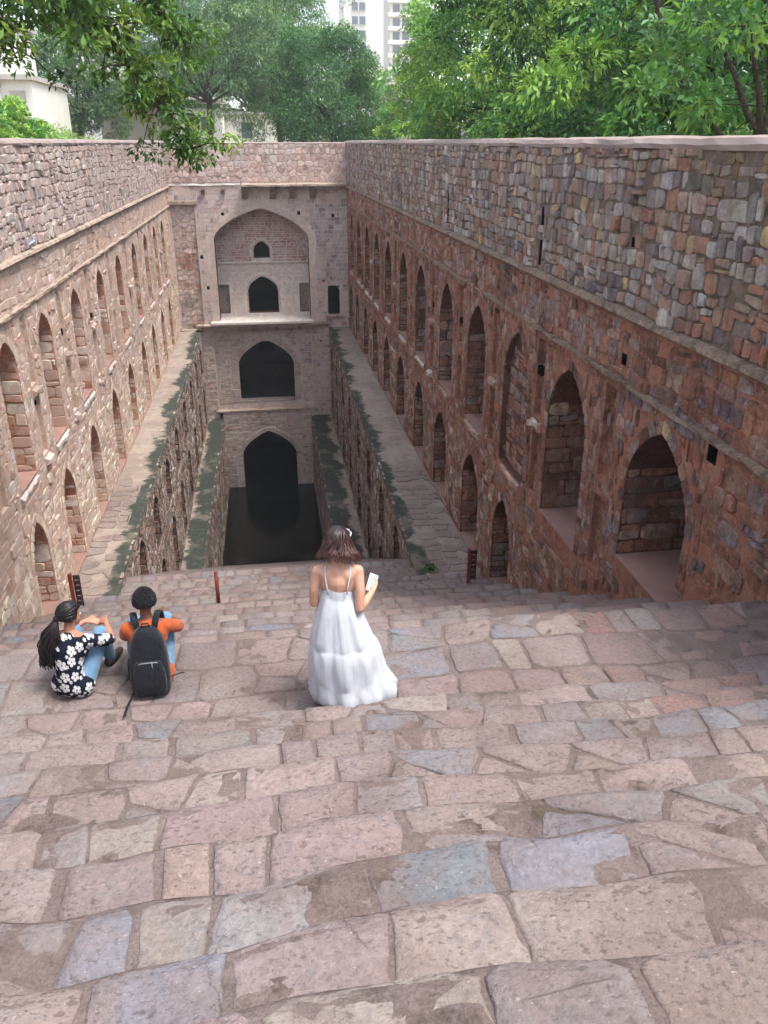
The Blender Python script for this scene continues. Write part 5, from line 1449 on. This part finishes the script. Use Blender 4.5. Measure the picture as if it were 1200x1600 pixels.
# --- standing woman in a long white dress
def woman_in_white():
    rng = random.Random(4)
    root = empty('person', (0.43, 5.5, -4.205), R(-6)); root.scale = (0.96,) * 3; tag(root, 'person in a long white strappy dress walking down the steps, looking at a phone', 'person')
    b = MB()
    X = -0.035
    chain(b, [((X, 0, 0.92), 0.125), ((X, 0.0, 1.06), 0.098), ((X, -0.005, 1.2), 0.105), ((X, 0.0, 1.27), 0.085)])
    for s in (-1, 1):
        chain(b, [((X + s * 0.06, -0.01, 1.15), 0.075), ((X + s * 0.075, -0.02, 1.25), 0.07), ((X + s * 0.145, -0.01, 1.285), 0.05)])
        capsule(b, (X, 0.0, 1.33), 0.045, (X + s * 0.14, -0.005, 1.292), 0.042)
        capsule(b, (X + s * 0.055, 0.075, 1.17), 0.055, (X + s * 0.055, 0.06, 1.19), 0.06)
        capsule(b, (X + s * 0.075, -0.02, 0.88), 0.115, (X + s * 0.075, 0, 0.94), 0.105)
    chain(b, [((X, 0.0, 1.3), 0.055), ((X, 0.012, 1.38), 0.046), ((X, 0.03, 1.44), 0.046)])
    T = head(b, (X + 0.005, 0.045, 1.51), R(-20), R(-14), 0.98)
    # left arm bent forward, right elbow drawn back with the forearm reaching to the phone
    chain(b, [((X - 0.16, -0.005, 1.28), 0.047), ((X - 0.19, -0.03, 1.13), 0.041), ((X - 0.2, -0.02, 1.0), 0.036), ((X - 0.12, 0.13, 0.98), 0.032), ((X - 0.02, 0.23, 1.0), 0.023)])
    hand(b, (X - 0.0, 0.245, 1.005), (0.85, 0.35, 0.15), (0, 0, 1), (0, 0.6, 0.6), 0.35, 0.3, 0.95)
    chain(b, [((X + 0.16, -0.005, 1.28), 0.047), ((X + 0.175, -0.07, 1.13), 0.042), ((X + 0.17, -0.10, 0.99), 0.037), ((X + 0.225, 0.03, 0.985), 0.034), ((X + 0.275, 0.14, 1.005), 0.023)])
    hand(b, (X + 0.28, 0.155, 1.01), (0.15, 0.85, 0.35), (0.55, 0.1, -0.8), (-0.7, 0.4, 0.1), 0.55, -0.4, 0.95)
    # legs and stepping feet under the skirt
    chain(b, [((X - 0.075, 0, 0.9), 0.09), ((X - 0.07, 0.03, 0.5), 0.055), ((X - 0.06, -0.09, 0.3), 0.047), ((X - 0.055, -0.20, 0.10), 0.034)])
    chain(b, [((X - 0.055, -0.23, 0.07), 0.034), ((X - 0.055, -0.12, 0.045), 0.034), ((X - 0.06, -0.05, 0.03), 0.026)])
    chain(b, [((X + 0.085, 0, 0.9), 0.09), ((X + 0.09, 0.06, 0.5), 0.055), ((X + 0.09, 0.05, 0.3), 0.047), ((X + 0.09, 0.04, 0.075), 0.034)])
    chain(b, [((X + 0.09, 0.02, 0.045), 0.034), ((X + 0.095, 0.13, 0.035), 0.034), ((X + 0.1, 0.2, 0.026), 0.026)])
    body = fuse(b, 'body', M['skinA'], root, 0.0075, 5)
    face(T, root)
    for (x, y) in ((X - 0.057, -0.27), (X + 0.092, -0.01)):
        m = MB(); m.box(x - 0.042, x + 0.042, y, y + 0.25, 0.0, 0.014, bev=0.006); o = m.build('sandal', M['sole'], root, False, False, False)
        m = MB(); m.tube([(x - 0.04, y + 0.16, 0.012), (x - 0.03, y + .15, 0.066), (x + 0.03, y + .15, 0.066), (x + 0.04, y + 0.16, 0.012)], 0.008, 6); m.build('strap', M['sole'], o, True, False, False)
    # dress: bodice, gathered tiers, hem lifted by the wind to the right
    prof = [  # z, cx, cy, rx, ry, fold, pleats
        (1.185, X, 0.005, 0.118, 0.112, 0.000, 20), (1.15, X, 0.0, 0.125, 0.115, 0.001, 20), (1.115, X, 0.0, 0.128, 0.118, 0.001, 20), (1.10, X, 0.0, 0.134, 0.124, 0.003, 22),
        (1.03, X, -0.005, 0.15, 0.142, 0.006, 22), (0.93, X + 0.005, -0.01, 0.18, 0.172, 0.009, 22), (0.83, X + 0.01, -0.01, 0.212, 0.20, 0.011, 22), (0.73, X + 0.015, -0.01, 0.245, 0.23, 0.012, 22),
        (0.665, X + 0.02, -0.01, 0.262, 0.245, 0.010, 22), (0.652, X + 0.022, -0.01, 0.264, 0.247, 0.006, 22), (0.642, X + 0.026, -0.01, 0.271, 0.254, 0.006, 30), (0.615, X + 0.032, -0.01, 0.284, 0.266, 0.010, 30),
        (0.55, X + 0.038, -0.01, 0.299, 0.281, 0.016, 26), (0.45, X + 0.042, -0.01, 0.306, 0.29, 0.018, 22), (0.36, X + 0.05, -0.01, 0.31, 0.296, 0.016, 20), (0.335, X + 0.055, -0.01, 0.312, 0.298, 0.008, 20),
        (0.318, X + 0.058, -0.01, 0.316, 0.301, 0.010, 20), (0.27, X + 0.070, -0.01, 0.328, 0.311, 0.016, 18), (0.20, X + 0.085, -0.01, 0.348, 0.328, 0.022, 20), (0.13, X + 0.09, -0.01, 0.328, 0.312, 0.026, 18), (0.085, X + 0.085, -0.01, 0.292, 0.282, 0.028, 18), (0.06, X + 0.07, -0.01, 0.25, 0.25, 0.026, 18)]
    n = 132; rings = []
    for k, (z, cx, cy, rx, ry, fo, pl) in enumerate(prof):
        r = []
        for i in range(n):
            a = 2 * math.pi * i / n; ca, sa = math.cos(a), math.sin(a)
            w = fo * (math.sin(pl * 0.5 * a + 3.5 * n3(ca * 1.5, sa * 1.5, z * 0.7)) * 0.45 + 1.9 * n3(ca * 2.4, sa * 2.4, z * 0.9 + 4) + 0.9 * n3(ca * 6.0, sa * 6.0, z * 1.4))
            low = max(0.0, (0.6 - z) / 0.55)
            bil = 0.075 * low * max(0, math.cos(a - 0.15)) ** 2 - 0.02 * low * max(0, math.cos(a - math.pi))
            zz = z
            if k < 4: zz += -0.045 * max(0, -sa) - 0.02 * ca * (1 if sa < 0 else 0.3) + (0.02 if sa > 0 else 0)   # neckline dips at the back
            if z < 0.12: zz += 0.028 * n3(ca * 2, sa * 2, 1.0) + 0.13 * math.exp(-((math.sin((a - 4.25) / 2)) / 0.25) ** 2) + 0.03 * n3(ca * 4, sa * 4, 7) - 0.035 * max(0, math.cos(a)) ** 2
            r.append((cx + (rx + w + bil) * ca, cy + (ry + w) * sa, zz))
        rings.append(r)
    m = MB(); m.rings(rings, cap0=False, cap1=False); d = m.build('dress', M['dress'], root, True, False, False)
    for s, px in ((-1, -0.075), (1, 0.07)):
        m = MB(); m.tube([(X + px, -0.12, 1.13), (X + px * 1.15, -0.112, 1.2), (X + s * 0.098, -0.083, 1.28), (X + s * 0.1, -0.03, 1.338), (X + s * 0.095, 0.03, 1.325), (X + s * 0.08, 0.1, 1.2)], 0.0062, 6); m.build('shoulder_strap', M['dress'], d, True, False, False)
    h = MB(); skullcap(h, T, rgb(62, 40, 36), 0.012)
    locks(h, T, 300, 0.30, rng, rgb(38, 27, 27), rgb(82, 52, 45), 0.0115, 0.28, 0.018)
    h.build('hair', M['hair'], root, True, True, False)
    # phone and sunglasses are held and worn: things of their own
    ph = empty('phone', root.matrix_basis @ Vector((X + 0.275, 0.215, 1.045))); tag(ph, 'pale phone held up by the person in the white dress', 'phone')
    Rm = Matrix.Rotation(R(-6), 4, 'Z') @ Matrix.Rotation(R(25), 4, 'Y') @ Matrix.Rotation(R(38), 4, 'X')
    m = MB(); m.box(-0.037, 0.037, -0.077, 0.077, -0.004, 0.004, M=Rm, bev=0.003); m.build('case', M['plaster'], ph, False, False, False)
    m = MB(); m.box(-0.033, 0.033, -0.071, 0.071, 0.0042, 0.005, M=Rm); m.build('screen', M['screen'], ph, False, False, False)
    m = MB(); m.box(0.012, 0.031, 0.045, 0.07, -0.006, -0.0042, M=Rm); m.build('camera_bump', M['shoe'], ph, False, False, False)
    sg = empty('sunglasses', root.matrix_basis @ (T @ Vector((0, 0.098, 0.07)))); tag(sg, 'white rimmed sunglasses pushed up on the hair', 'sunglasses')
    H = Matrix.Rotation(R(-6), 4, 'Z') @ T.to_3x3().to_4x4()
    for k in (-1, 1):
        m = MB(); m.tube([H @ Vector((k * 0.036 + 0.03 * math.cos(a), 0.0 - 0.01 * math.sin(a), 0.022 * math.sin(a) + 0.01)) for a in np.linspace(0, 6.283, 17)], 0.0042, 6, cap=False); rim = m.build('rim', M['white'], sg, True, False, False)
        m = MB(); m.rings([[H @ Vector((k * 0.036 + 0.028 * math.cos(a), e - 0.01 * math.sin(a), 0.02 * math.sin(a) + 0.01)) for a in np.linspace(0, 6.283, 16, endpoint=False)] for e in (-0.001, 0.001)]); m.build('lens', M['glass_dark'], rim, True, False, False)
        m = MB(); m.tube([H @ Vector(p) for p in ((k * 0.068, 0.0, 0.012), (k * 0.086, -0.035, 0.008), (k * 0.092, -0.075, -0.002), (k * 0.092, -0.10, -0.03))], [0.0052, 0.005, 0.005, 0.0045], 6); m.build('temple', M['white'], sg, True, False, False)
    m = MB(); m.tube([H @ Vector((-0.008, 0.0, 0.012)), H @ Vector((0.008, 0.0, 0.012))], 0.004, 6); m.build('bridge', M['white'], sg, True, False, False)
M['screen'] = plain('phone_screen_glass', rgb(150, 160, 172), 0.15, 0.5, 0.1, 3)
M['white'] = plain('white_plastic', rgb(232, 230, 226), 0.35, 0.5, 0.03, 5); M['glass_dark'] = plain('dark_lens', rgb(36, 30, 32), 0.1, 0.6, 0.1, 5)
woman_in_white()

# --- two people sitting on the landing
def seated(root, skin, top_mat, top_name, sc, head_turn, head_tilt, arms, lean=0.0, sleeve=0.55):
    b = MB(); q = lambda x, y, z: (x * sc, y * sc, z * sc)
    hips = [(q(s * 0.08, 0.02, 0.11), 0.105 * sc) for s in (-1, 1)]
    spine = [(q(0, 0.0, 0.13), 0.115 * sc), (q(0, 0.01, 0.28), 0.105 * sc), (q(0, 0.06, 0.44), 0.115 * sc), (q(0, 0.085, 0.52), 0.085 * sc)]
    chain(b, spine); capsule(b, hips[0][0], hips[0][1], hips[1][0], hips[1][1])
    sh = {}
    for s in (-1, 1):
        capsule(b, q(s * 0.07, 0.07, 0.44), 0.085 * sc, q(s * 0.09, 0.075, 0.5), 0.075 * sc)
        capsule(b, q(0, 0.095, 0.575), 0.05 * sc, q(s * 0.155, 0.085, 0.54), 0.05 * sc); sh[s] = q(s * 0.165, 0.085, 0.53)
    chain(b, [(q(0, 0.095, 0.55), 0.055 * sc), (q(0, 0.115, 0.63), 0.048 * sc), (q(0, 0.13, 0.68), 0.047 * sc)])
    T = head(b, q(0, 0.145, 0.735), head_tilt, head_turn, sc)
    tops = MB()
    chain(tops, [(p, r + 0.014) for p, r in spine]); capsule(tops, hips[0][0], hips[0][1] + 0.016, hips[1][0], hips[1][1] + 0.016)
    for s in (-1, 1):
        capsule(tops, q(s * 0.07, 0.07, 0.44), 0.097 * sc, q(s * 0.09, 0.075, 0.5), 0.087 * sc); capsule(tops, q(0, 0.09, 0.55), 0.052 * sc, q(s * 0.155, 0.085, 0.535), 0.06 * sc)
        e, w, hd = arms[s]; e = Vector(q(*e)); w = Vector(q(*w)); S = Vector(sh[s])
        chain(b, [(S, 0.046 * sc), (S.lerp(e, .5), 0.043 * sc), (e, 0.036 * sc), (e.lerp(w, .4), 0.034 * sc), (w, 0.024 * sc)])
        chain(tops, [(S, 0.06 * sc), (S.lerp(e, sleeve), 0.058 * sc)])
        hand(b, w + (w - e).normalized() * 0.012, hd, (0, 0, 1), (-s * 0.2, 0.5, 0.2), 0.4, 0.3, sc)
    jeans = MB(); capsule(jeans, hips[0][0], hips[0][1] + 0.008, hips[1][0], hips[1][1] + 0.008)
    for s in (-1, 1):
        K = q(s * 0.13, 0.37, 0.42); A = q(s * 0.115, 0.50, 0.085)
        lg = [(q(s * 0.085, 0.04, 0.12), 0.095 * sc), (q(s * 0.11, 0.2, 0.27), 0.082 * sc), (K, 0.063 * sc), (q(s * 0.122, 0.45, 0.25), 0.056 * sc), (A, 0.04 * sc)]
        chain(b, lg[:-1] + [(A, 0.036 * sc)]); chain(b, [(q(s * 0.115, 0.49, 0.045), 0.036), (q(s * 0.12, 0.6, 0.035), 0.034), (q(s * 0.12, 0.67, 0.028), 0.026)])
        chain(jeans, [(p, r + 0.011) for p, r in lg])
        m = MB(); chain(m, [(q(s * 0.115, 0.47, 0.045), 0.044), (q(s * 0.12, 0.6, 0.04), 0.043), (q(s * 0.12, 0.69, 0.032), 0.032)]); fuse(m, 'shoe', M['shoe'], root, 0.009, 3)
    fuse(b, 'body', skin, root, 0.0075, 5); fuse(jeans, 'jeans', M['denim'], root, 0.011, 4); fuse(tops, top_name, top_mat, root, 0.011, 6)
    face(T, root)
    return T

def seated_woman():
    rng = random.Random(8)
    root = empty('person', (-1.80, 5.90, -4.20), R(-16)); tag(root, 'person in a navy floral blouse with a long black ponytail sitting on the landing', 'person')
    T = seated(root, M['skinB'], M['floral'], 'blouse', 0.93, R(-36), R(-8), {1: ((0.27, 0.31, 0.41), (0.13, 0.50, 0.45), (-0.8, 0.5, -0.1)), -1: ((-0.25, 0.31, 0.40), (-0.08, 0.50, 0.45), (0.9, 0.3, -0.1))}, sleeve=0.85)
    h = MB(); skullcap(h, T, rgb(22, 18, 20), 0.016)
    # hair combed back to the tie
    dt = Vector((-0.02, -0.97, -0.18)).normalized()
    for i in range(260):
        ph = rng.uniform(0, 6.283); th = rng.uniform(0.15, 1.15) if math.sin(ph) > 0.35 else rng.uniform(0.6, 2.05)
        d0 = Vector((math.sin(th) * math.cos(ph), math.sin(th) * math.sin(ph), math.cos(th))); pts = []
        for k in range(7):
            d = d0.lerp(dt, k / 6 * 0.97).normalized(); g = 0.013 + 0.006 * math.sin(k / 6 * math.pi) + rng.uniform(-.001, .001)
            pts.append(T @ Vector((d.x * (0.076 + g), -0.005 + d.y * (0.092 + g), 0.03 + d.z * (0.085 + g))))
        h.tube(pts, [0.004, 0.007, 0.008, 0.008, 0.008, 0.007, 0.006], 4, mulc(rgb(24, 20, 22), rng.uniform(.7, 1.4)))
    # curly ponytail falling over the left shoulder blade
    tie = T @ Vector((-0.02, -0.108, -0.01))
    h.sphere(tie, 0.03, 10, 8, rgb(40, 30, 44))
    for i in range(190):
        pts = []; rad = []; a = rng.uniform(0, 6.28); sp = rng.uniform(0, 1) ** .5; L = rng.uniform(0.30, 0.44); w0 = rng.uniform(0, 6.28)
        for k in range(14):
            t = k / 13; env = math.sin(min(1, t * 1.5) * math.pi * .5) * (1 - 0.45 * max(0, t - .6))
            pts.append(tie + Vector((-0.10 * t + math.cos(a) * 0.085 * sp * env + 0.014 * math.sin(w0 + k * 1.3) * t, -0.045 * math.sin(min(1, t * 2) * 1.57) + math.sin(a) * 0.05 * sp * env - 0.02 * t + 0.014 * math.cos(w0 + k * 1.1) * t, -L * t * (0.75 + .25 * t))))
            rad.append(0.009 * (1 - 0.75 * t) + 0.002)
        tone = rng.uniform(.7, 1.5); h.tube(pts, rad, 4, mulc(rgb(30, 25, 26), tone))
    h.build('hair', M['hair'], root, True, True, False)
    m = MB(); m.tube([T @ Vector((0.083 + .0 * math.cos(a), -0.004 + 0.014 * math.cos(a), -0.056 + 0.014 * math.sin(a))) for a in np.linspace(0, 6.28, 13)], 0.0018, 5, cap=False); m.build('earring', M['metalgrey'], root, True, False, False)
seated_woman()

def seated_man():
    rng = random.Random(9)
    root = empty('person', (-1.16, 5.95, -4.20), R(4)); tag(root, 'person in an orange t-shirt with short black curly hair sitting on the landing', 'person')
    T = seated(root, M['skinC'], M['orange'], 't_shirt', 0.98, R(0), R(-4), {1: ((0.26, 0.23, 0.42), (0.14, 0.45, 0.43), (-0.8, 0.6, -0.1)), -1: ((-0.21, 0.26, 0.36), (-0.1, 0.42, 0.42), (0.8, 0.6, -0.1))}, sleeve=0.8)
    h = MB(); skullcap(h, T, rgb(20, 18, 19), 0.012, 0.5)
    for i in range(1500):
        ph = rng.uniform(0, 6.283); lim = 1.0 if math.sin(ph) > 0.5 else 1.9; th = lim * math.sqrt(rng.random()) * 0.98
        pts = []; a0 = rng.uniform(0, 6.28); g0 = rng.uniform(0.004, 0.014)
        for k in range(4):
            g = g0 + k * 0.0045; t2 = th + 0.06 * math.sin(a0 + k * 1.5); p2 = ph + 0.08 * math.cos(a0 + k * 1.5)
            pts.append(T @ Vector(((0.076 + g) * math.sin(t2) * math.cos(p2), -0.005 + (0.092 + g) * math.sin(t2) * math.sin(p2), 0.03 + (0.085 + g * 1.2) * math.cos(t2))))
        h.tube(pts, [0.0045, 0.0045, 0.004, 0.0025], 4, mulc(rgb(19, 17, 18), rng.uniform(.6, 1.3)))
    h.build('hair', M['hair'], root, True, True, False)
    # backpack worn on his back
    bp = empty('backpack', root.matrix_basis @ Vector((0.0, -0.10, 0.03)), R(4)); tag(bp, 'black backpack with trailing straps on the back of the person in orange', 'backpack')
    lean = 0.10
    def cs(z, w, d, cy, n=26, e=4.0, dent=0.0):
        r = []
        for i in range(n):
            a = 2 * math.pi * i / n; c, s = math.cos(a), math.sin(a); k = (abs(c) ** e + abs(s) ** e) ** (-1 / e)
            y = s * k * d + cy + dent * (1 - abs(c)) * (1 if s < 0 else 0)
            r.append((c * k * w * (1 + 0.02 * n3(c * 2, s * 2, z * 7)), y + 0.006 * n3(c * 3, z * 9, 2), z))
        return r
    def ly(z): return lean * z / 0.55 - 0.03
    prof = [(0.0, .10, .05), (0.01, .145, .075), (0.05, .160, .090), (0.15, .163, .095), (0.27, .158, .090), (0.38, .145, .080), (0.47, .122, .066), (0.53, .090, .050), (0.56, .05, .03), (0.565, .01, .008)]
    m = MB(); m.rings([cs(z, w, d, ly(z) + 0.0) for z, w, d in prof]); body = m.build('main_bag', M['pack'], bp, True, False, False)
    pk = [(0.03, .10, .02), (0.04, .125, .03), (0.12, .132, .034), (0.22, .125, .032), (0.30, .105, .024), (0.315, .09, .012)]
    m = MB(); m.rings([cs(z, w, d, ly(z) - 0.085) for z, w, d in pk]); fp = m.build('front_pocket', M['pack'], bp, True, False, False)
    m = MB(); m.tube([(-0.10, ly(.305) - 0.098, .285), (-0.06, ly(.31) - 0.108, .31), (0.06, ly(.31) - 0.108, .31), (0.10, ly(.305) - 0.098, .285)], 0.004, 6); m.build('zip', M['metalgrey'], fp, True, False, False)
    m = MB(); m.tube([(0.03, ly(.31) - 0.112, .308), (0.032, ly(.28) - 0.118, .26)], 0.004, 5); m.build('zip_pull', M['metalgrey'], fp, True, False, False)
    m = MB(); m.tube([(-0.115, ly(.42) - 0.066, .40), (-0.07, ly(.5) - 0.062, .485), (0, ly(.53) - .055, .515), (0.07, ly(.5) - 0.062, .485), (0.115, ly(.42) - 0.066, .40)], 0.0045, 6); m.build('zip', M['webbing'], body, True, False, False)
    m = MB(); m.tube([(-0.03, ly(.56), .55), (-0.025, ly(.56) - .012, .60), (0.025, ly(.56) - .012, .60), (0.03, ly(.56), .55)], 0.009, 6, flat=.5); m.build('grab_handle', M['webbing'], bp, True, False, False)
    for s in (-1, 1):
        m = MB(); m.tube([(s * 0.06, ly(.5) + .03, .50), (s * 0.085, .135, .60), (s * 0.10, .20, .628), (s * 0.108, .27, .585), (s * 0.115, .315, .48), (s * 0.125, .28, .33), (s * 0.15, .13, .14), (s * 0.14, .03, .06)], [.026, .03, .03, .03, .028, .02, .012, .012], 8, flat=0.35); m.build('shoulder_strap', M['pack'], bp, True, False, False)
    m = MB(); m.tube([(-0.135, -0.02, .04), (-0.16, -.10, .012), (-0.19, -.22, .006), (-0.205, -.34, .006)], 0.011, 6, flat=.3); m.build('trailing_strap', M['webbing'], bp, True, False, False)
    m = MB(); m.tube([(0.155, 0.0, .10), (0.20, -.02, .13), (0.245, -.01, .135), (0.27, 0.0, .125)], 0.010, 6, flat=.35); m.build('trailing_strap', M['webbing'], bp, True, False, False)
    m = MB(); m.box(-0.172, -0.15, -.02, .05, .10, .30, bev=.008); m.build('side_pocket', M['pack'], bp, False, False, False)
seated_man()

# ------------------------------------------------------------------ iron posts, folded gates, pigeons, weeds
M['redoxide'] = plain('red_oxide_iron', rgb(128, 54, 44), 0.55, 0.4, 0.2, 14, 0.2)
M['darkiron'] = plain('dark_iron', rgb(56, 40, 38), 0.6, 0.4, 0.2, 14)
YP = 15.2; t = tread_at(YP)
po = empty('iron_post', (-1.42, YP, t[2])); tag(po, 'lone red iron post standing on the lower landing of the steps', 'post')
m = MB(); m.tube([(-1.42, YP, t[2] - .02), (-1.42, YP, t[2] + 0.82)], 0.042, 10); m.build('shaft', M['redoxide'], po, True)
m = MB(); m.sphere((-1.42, YP, t[2] + .83), (0.045, .045, .03), 10, 6); m.build('cap', M['redoxide'], po, True)
m = MB(); m.box(-1.50, -1.34, YP - .08, YP + .08, t[2] - .01, t[2] + .018, bev=.004); m.build('foot_plate', M['redoxide'], po)
def gate(x, y, sgn, label):
    z = tread_at(y)[2]; g = empty('folding_gate', (x, y, z)); tag(g, label, 'gate', 'red iron gates at the walkway entrances')
    m = MB(); m.box(x - .035, x + .035, y - .035, y + .035, z - .02, z + .84, bev=.006); m.build('post', M['redoxide'], g)
    m = MB(); m.box(x - .04, x + .04, y - .04, y + .04, z + .84, z + .87, bev=.008); m.build('cap', M['redoxide'], g)
    for k in range(6):
        zz = z + 0.08 + k * 0.125
        m = MB(); m.box(min(x + sgn * .05, x + sgn * .17), max(x + sgn * .05, x + sgn * .17), y + .02, y + .07, zz, zz + .095, bev=.006); m.build('rail', M['darkiron'], g)
    for k in (0.06, 0.17):
        xx = x + sgn * k; m = MB(); m.box(xx - .014, xx + .014, y + .028, y + .062, z + .05, z + .80); m.build('stile', M['darkiron'], g)
gate(4.1, 15.9, 1, 'red post with a folded dark iron gate at the right walkway entrance')
gate(-4.5, 15.9, 1, 'red post with a folded railed gate at the left walkway entrance')

def pigeon(loc, rz, label, grey):
    g = empty('pigeon', loc, rz); g.scale = (0.8,) * 3; tag(g, label, 'bird', 'pigeons on the ledges')
    mt = plain('pigeon_plumage', grey, 0.6, 0.3, 0.2, 30)
    b = MB(); chain(b, [((0, 0.05, 0.115), 0.05), ((0, 0, 0.105), 0.058), ((0, -0.07, 0.085), 0.04), ((0, -0.17, 0.06), 0.018)])
    chain(b, [((0, 0.07, 0.135), 0.038), ((0, 0.088, 0.18), 0.024), ((0, 0.098, 0.205), 0.025)])
    fuse(b, 'body', mt, g, 0.008, 4)
    for s in (-1, 1):
        m = MB(); m.rings([[(s * (0.052 + 0.008 * math.sin(a)), 0.03 - 0.1 * t + 0.035 * math.cos(a) * (1 - t * .6), 0.118 - 0.03 * t + 0.03 * math.sin(a) * (1 - t * .7)) for a in np.linspace(0, 6.283, 8, endpoint=False)] for t in (0, .4, .8, 1.5)]); m.build('wing', M['pigwing'], g, True, False, False)
        m = MB(); m.tube([(s * 0.02, 0.0, 0.06), (s * 0.022, 0.01, 0.0)], 0.005, 5); m.build('leg', M['redoxide'], g, True, False, False)
    m = MB(); m.tube([(0, 0.12, 0.203), (0, 0.142, 0.196)], [0.007, 0.002], 6); m.build('beak', M['darkiron'], g, True, False, False)
M['pigwing'] = plain('pigeon_wing', rgb(150, 154, 162), 0.6, 0.3, 0.3, 40)
pigeon((4.62 + 0.1, 20.8, 0.075), R(150), 'small pale pigeon standing on the right hand coping', rgb(172, 178, 182))
pigeon((-4.84, 18.7, -2.0), R(-30), 'grey pigeon perched on the left string course', rgb(150, 156, 164))
def weed(loc, n, size, seed, label):
    npr = np.random.default_rng(seed); rng = random.Random(seed); g = empty('weed', loc); tag(g, label, 'plant')
    P = npr.normal(0, 1, (n, 3)) * np.array([size, size * 1.3, 0.03]) + np.array([0, 0, 0.04]) + np.array(loc)
    link('leaves', leaf_mesh('leaves', P, np.tile([0, 0, 1.0], (n, 1)), 0.08, np.tile(rgb(66, 92, 48), (n, 1)) * npr.uniform(.6, 1.4, (n, 1)), npr), g)
    s = MB()
    for i in range(14): s.tube([(loc[0] + rng.gauss(0, size), loc[1] + rng.gauss(0, size * 1.3), loc[2])] * 1 + [(loc[0] + rng.gauss(0, size), loc[1] + rng.gauss(0, size), loc[2] + .08)], .003, 4)
    s.build('stem', M['leafstem'], g)
M['leafstem'] = plain('weed_stem', rgb(90, 100, 58), 0.8)
weed((3.5, 17.2, Z_W1 + .01), 120, 0.08, 3, 'low weeds growing at the near end of the right walkway')
# ------------------------------------------------------------------ the humid air over the park
mz = bpy.data.materials.new('haze'); mz.use_nodes = True; nt = mz.node_tree
for n_ in list(nt.nodes):
    if n_.type != 'OUTPUT_MATERIAL': nt.nodes.remove(n_)
pv = nt.nodes.new('ShaderNodeVolumePrincipled'); pv.inputs['Color'].default_value = (0.93, 0.95, 0.96, 1); pv.inputs['Density'].default_value = HAZE; pv.inputs['Anisotropy'].default_value = 0.2
nt.links.new(pv.outputs[0], nt.nodes['Material Output'].inputs['Volume'])
mh = MB(); mh.box(-326, 326, -326, 326, -22, 58); hz = mh.build('haze', mz); tag(hz, kind='stuff')
